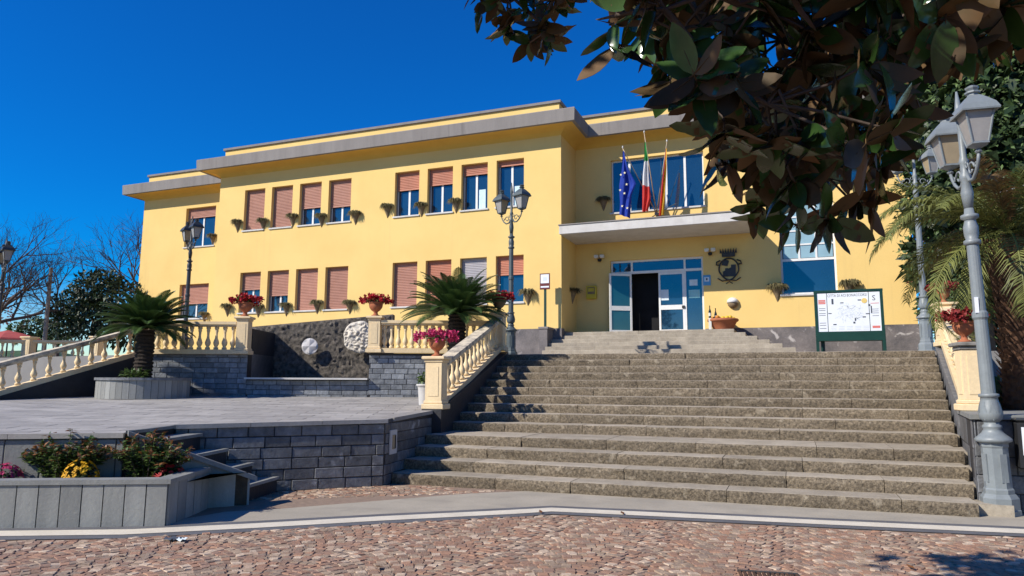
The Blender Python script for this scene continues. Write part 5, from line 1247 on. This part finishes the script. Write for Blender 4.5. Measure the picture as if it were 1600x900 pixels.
# utility pole and parasol roof, far left
u0=atd(70,535,36); u1=atd(80,418,36)
t=thing('utility_pole','slim pale utility pole left of the round evergreen','pole',V((u0.x,u0.y,0)))
MB().tube([V((0,0,-.02)),V((u1.x-u0.x,u1.y-u0.y,u1.z))],[.13,.08],8).build('pole','concrete',t); 
for z in (.7,1.2): MB().bbox(-.22,.22,-.05,.05,u1.z-z-.05,u1.z-z+.05,.01).build('crossarm','iron_dark',t)
u0=atd(12,530,30); t=thing('red_parasol','faded red market parasol beyond the far left balustrade','parasol',V((u0.x,u0.y,0)))
zt_=atd(12,516,30).z; MB().lathe([(1.25,zt_-.42),(1.2,zt_-.36),(.6,zt_-.14),(.02,zt_)],(0,0,0),8).build('canopy','umbrella_red',t); MB().tube([V((0,0,0)),V((0,0,zt_))],.03,6).build('pole','iron_dark',t)
rr=random.Random(55)
for i,(x,y,h) in enumerate(((-22,-24,8.5),(-15,-26,11),(-8.5,-23,7.5),(-2,-26,10.5),(5,-24,8.5),(11,-26,11.5),(-29,-26,10))):
    t=thing('street_tree',('leafy street tree across the square, place %s from the left'%('second','third','fourth','fifth','sixth','last','first')[i]),'tree',V((x,y,-.02)),0,'street trees across the square')
    crown(t,[(V((0,0,h*.62)),h*.30),(V((1.6,.3,h*.5)),h*.22),(V((-1.7,0,h*.52)),h*.23),(V((.3,0,h*.82)),h*.2)],1500,.55,.35,'leaf_dark',rr,shell=.3); trunk_part(t,[V((0,0,0)),V((.1,0,h*.5))],[.25,.15])
# ================================================================== FOREGROUND MAGNOLIA
mg=thing('magnolia_tree','glossy dark magnolia branches hanging into the upper right foreground','tree',(2.7,.1,0))
def mag_leaf(seed):
    rr=random.Random(seed); q=MB(); n=7; bend=rr.uniform(-.10,.30); tw=rr.uniform(-.3,.3); fold=rr.uniform(.10,.32); wv=rr.uniform(0,.03)
    top=[];
    for i in range(n+1):
        s=i/n; w_=.205*(math.sin(math.pi*min(1,s**.85))**.75)*(1 if s<.97 else .3)+.006; z=-bend*s*s; x=s; a=tw*s
        row=[]
        for k in (-1,0,1):
            yy_=k*w_; zz=z+abs(k)*w_*fold+wv*math.sin(s*14+k); row.append(V((x,yy_*math.cos(a)-0,zz+yy_*math.sin(a))))
        top.append(row)
    for lay,mi in ((0,0),(-.006,1)):
        P=[p+V((0,0,lay)) for r in top for p in r]; F=[]
        for i in range(n):
            for k in (0,1):
                f=(i*3+k,(i+1)*3+k,(i+1)*3+k+1,i*3+k+1); F.append(f if mi==0 else f[::-1])
        q.add(P,F,mi)
    q.tube([V((-.10,0,0)),V((.02,0,-.003)),V((.5,0,-bend*.25-.004))],[.014,.012,.006],4,1)
    return q
MAGS=[mag_leaf(i) for i in range(7)]; MAGM=[m.mesh('leaf',['mag_top','mag_under'],True) for m in MAGS]
poly=[(930,-80),(938,5),(985,45),(1035,95),(1080,140),(1112,195),(1132,245),(1165,268),(1205,285),(1245,308),(1300,298),(1345,272),(1385,240),(1410,195),(1430,120),(1480,68),(1630,60),(1630,-80)]
def inpoly(x,y,P):
    c=False
    for i in range(len(P)):
        a,b=P[i-1],P[i]
        if (a[1]>y)!=(b[1]>y) and x<(b[0]-a[0])*(y-a[1])/(b[1]-a[1])+a[0]: c=not c
    return c
rr=random.Random(77); whorls=[]
for (u,v,d) in ((800,22,3.9),(845,38,3.7),(828,66,4.0),(775,0,4.0),(870,8,3.6),(815,-20,3.8),(890,-25,3.5),(790,45,3.95),(860,62,3.8),(755,8,4.0),(745,-25,4.0),(835,10,3.9)): whorls.append((atd(u,v,d),.135,9))
for (u,v,d) in ((960,60,2.6),(1048,128,2.9),(1245,352,2.9),(1300,345,2.7),(1190,330,3.0),(1128,258,2.8),(1350,318,2.8),(1368,262,2.7)): whorls.append((atd(u,v,d),.165,8))
tries=0
while len(whorls)<235 and tries<20000:
    tries+=1; u=rr.uniform(930,1640); v=rr.uniform(-70,330); d=rr.uniform(2.3,4.3)
    if not inpoly(u,v,poly): continue
    p=atd(u,v,d)
    if all((p-q[0]).length>.135 for q in whorls): whorls.append((p,.175,10))
nvis=len(whorls); tries=0
while len(whorls)<nvis+75 and tries<5000:
    tries+=1; d=rdir(rr)*rr.random()**.4; p=V((-2.22,2.72,4.5))+V((d.x*.95,d.y*.85,d.z*.6))
    q=p-CO; dep=q.dot(CD)
    if dep>.2 and 450-FPX*q.dot(CB)/dep>-110: continue
    whorls.append((p,.17,9))
tries=0
while len(whorls)<nvis+440 and tries<9000:
    tries+=1; d=rdir(rr)*rr.random()**.4; p=V((-.05,.85,4.75))+V((d.x*2.8,d.y*2.5,d.z*1.45))
    q=p-CO; dep=q.dot(CD)
    if dep>.2:
        u=800+FPX*q.dot(CA)/dep; v=450-FPX*q.dot(CB)/dep
        if v>-120 and -200<u<1800: continue
    whorls.append((p,.17,9))
inst=[]
nodes=[V((2.2,.5,3.6)),V((1.5,1.8,3.9)),V((.9,2.6,3.7)),V((.2,2.6,4.0)),V((-.4,3.0,3.95)),V((1.4,3.0,3.4)),V((.5,1.0,4.8)),V((-.8,.8,4.8)),V((-2.1,2.5,4.5)),V((1.6,-.3,4.9)),V((.9,2.7,3.1)),V((.55,2.5,2.95)),V((1.2,3.1,3.0))]
lk=[(0,1),(1,2),(2,3),(3,4),(1,5),(0,6),(6,7),(7,8),(0,9),(2,10),(10,11),(5,12)]
br_=MB(); base_=V((2.7,.1,0))
br_.tube([V((0,0,-.05)),V((.02,.02,1.4)),V((-.1,.1,2.6)),nodes[0]-base_],[.17,.14,.12,.09],10)
for a,b in lk:
    pa_,pb_=nodes[a]-base_,nodes[b]-base_; m_=lerp(pa_,pb_,.5)+rdir(rr)*.08; br_.tube([pa_,m_,pb_],[.05 if a==0 else .026,.03 if a==0 else .02,.016],7)
tw_=MB()
hubs=list(nodes)
cand=[q[0]+V((0,0,.10))+rdir(rr)*.05 for q in whorls[::4]]
while cand:
    b,a=min(((c,min(hubs,key=lambda h:(h-c).length)) for c in cand),key=lambda t:(t[0]-t[1]).length)
    cand.remove(b); m_=lerp(a,b,.5)+rdir(rr)*.04+V((0,0,.02)); br_.tube([a-base_,m_-base_,b-base_],[.013,.011,.008],5,cap=False); hubs.append(b)
for wi,(p,ll,n) in enumerate(whorls):
    nd=min(hubs,key=lambda q:(q-p).length); ax=(p-nd); ax=(ax.normalized() if ax.length>.05 else rdir(rr)); ax=(ax+V((0,0,.25))+rdir(rr)*.35).normalized()
    m_=lerp(nd,p,.55)+rdir(rr)*.07+V((0,0,.05)); tw_.tube([nd-base_,m_-base_,p-ax*.05-base_,p+ax*.02-base_],[.007,.006,.005,.004],5,cap=False)
    s1=ax.orthogonal().normalized(); s2=ax.cross(s1)
    for j in range(n):
        a=j*2.399963+rr.uniform(-.3,.3); op=R(rr.uniform(48,105)); d=(ax*math.cos(op)+(s1*math.cos(a)+s2*math.sin(a))*math.sin(op)); d=(d+V((0,0,-.22))).normalized()
        up_=(ax-d*ax.dot(d)).normalized()*(1 if rr.random()<.5 else -1); y_=up_.cross(d); sc=ll*rr.uniform(.8,1.2)
        Mx=Matrix(((d.x,y_.x,up_.x,0),(d.y,y_.y,up_.y,0),(d.z,y_.z,up_.z,0),(0,0,0,1))).to_4x4()
        o_=p+ax*rr.uniform(-.05,.03)-base_; inst.append((wi<nvis,Matrix.Translation(o_)@Mx@Matrix.Rotation(rr.uniform(-.4,.4),4,'X')@Matrix.Scale(sc,4),rr.randrange(7),(o_+base_-CO).length))
br_.build('trunk','mag_bark',mg,smooth=True); tw_.build('twigs','mag_bark',mg,smooth=True,kind='stuff')
def onframe(Mx):
    q=Mx.translation+base_-CO; dep=q.dot(CD)
    return dep>.3 and -40<450-FPX*q.dot(CB)/dep<480 and 700<800+FPX*q.dot(CA)/dep<1620
inst.sort(key=lambda q:(not(q[0] and onframe(q[1])),q[3]))
for vis,Mx,k,_ in inst[:300]: part('leaf',MAGM[k],mg,M=Mx)
q=MB()
for vis,Mx,k,_ in inst[300:]:
    s=MAGS[k]; o_=len(q.v); q.v.extend([tuple(Mx@V(p)) for p in s.v]); q.f.extend([tuple(i+o_ for i in f) for f in s.f]); q.m.extend(s.m)
q.build('foliage',['mag_top','mag_under'],mg,smooth=True,kind='stuff')
# ================================================================== SMALL THINGS ON THE GROUND
p=atz(275,846,0); t=thing('crumpled_cloth','small dark and white crumpled litter on the setts','litter',V((p.x,p.y,.014)))
rr=random.Random(3); P=[]; F=[]
for j in range(7):
    for i in range(9): P.append((-.11+.0275*i+rr.uniform(-.008,.008),-.05+.017*j,abs(noise.noise(V((i*.6,j*.7,2))))*.05+.004))
for j in range(6):
    for i in range(8): F.append((j*9+i,j*9+i+1,(j+1)*9+i+1,(j+1)*9+i))
m=MB(); m.add(P,F); m.m=[1 if (k%8)>5 else 0 for k in range(len(F))]; m.build('cloth',['ink','paper'],t,smooth=True)
p=atz(1325,792,0); o=MB().add([(-.07,-.02,.006),(.06,-.03,.012),(.09,.01,.02),(0,.03,.03),(-.06,.02,.01)],[(0,1,3,4),(1,2,3)]).build('paper_scrap','paper',None,loc=V((p.x,p.y-.06,0))); tag(o,'torn white paper scrap at the foot of the steps','litter')
for i,(u,v,lab) in enumerate(((785,768,'orange dry leaf on the setts near the first step'),(846,804,'rusty dry leaf lying on the white line'),(1010,890,'orange dry leaf on the setts in the foreground'),(1232,788,'curled brown leaf on the stone band below the steps'),(1430,893,'pale dry leaf near the tree shadow on the setts'),(600,889,'beige dry leaf in the left foreground setts'),(180,870,'brown dry leaf in front of the slab planter'),(975,806,'small brown leaf on the stone band near the bend'))):
    p=atz(u,v,0); q=MB().leaf(V((0,0,.012)),V((math.cos(i*2.1),math.sin(i*2.1),.05)),V((0,0,1)),.11,.05,droop=-.12); o=q.build('dry_leaf','leaf_rust',None,loc=V((p.x,p.y,.008))); tag(o,lab,'leaf','dry leaves on the ground')
p=atz(1203,901,0); t=thing('drain_grate','rusty iron drain grate set in the setts at the bottom edge','grate',V((p.x,p.y-.05,.012)),.15)
MB().bbox(-.24,.24,-.16,-.13,-.02,.006,.003).build('frame_bar','iron_dark',t); MB().bbox(-.24,.24,.13,.16,-.02,.006,.003).build('frame_bar','iron_dark',t)
for i in range(13): MB().box(-.235+i*.0375,-.215+i*.0375,-.131,.131,-.02,.004).build('bar','palm_trunk',t)
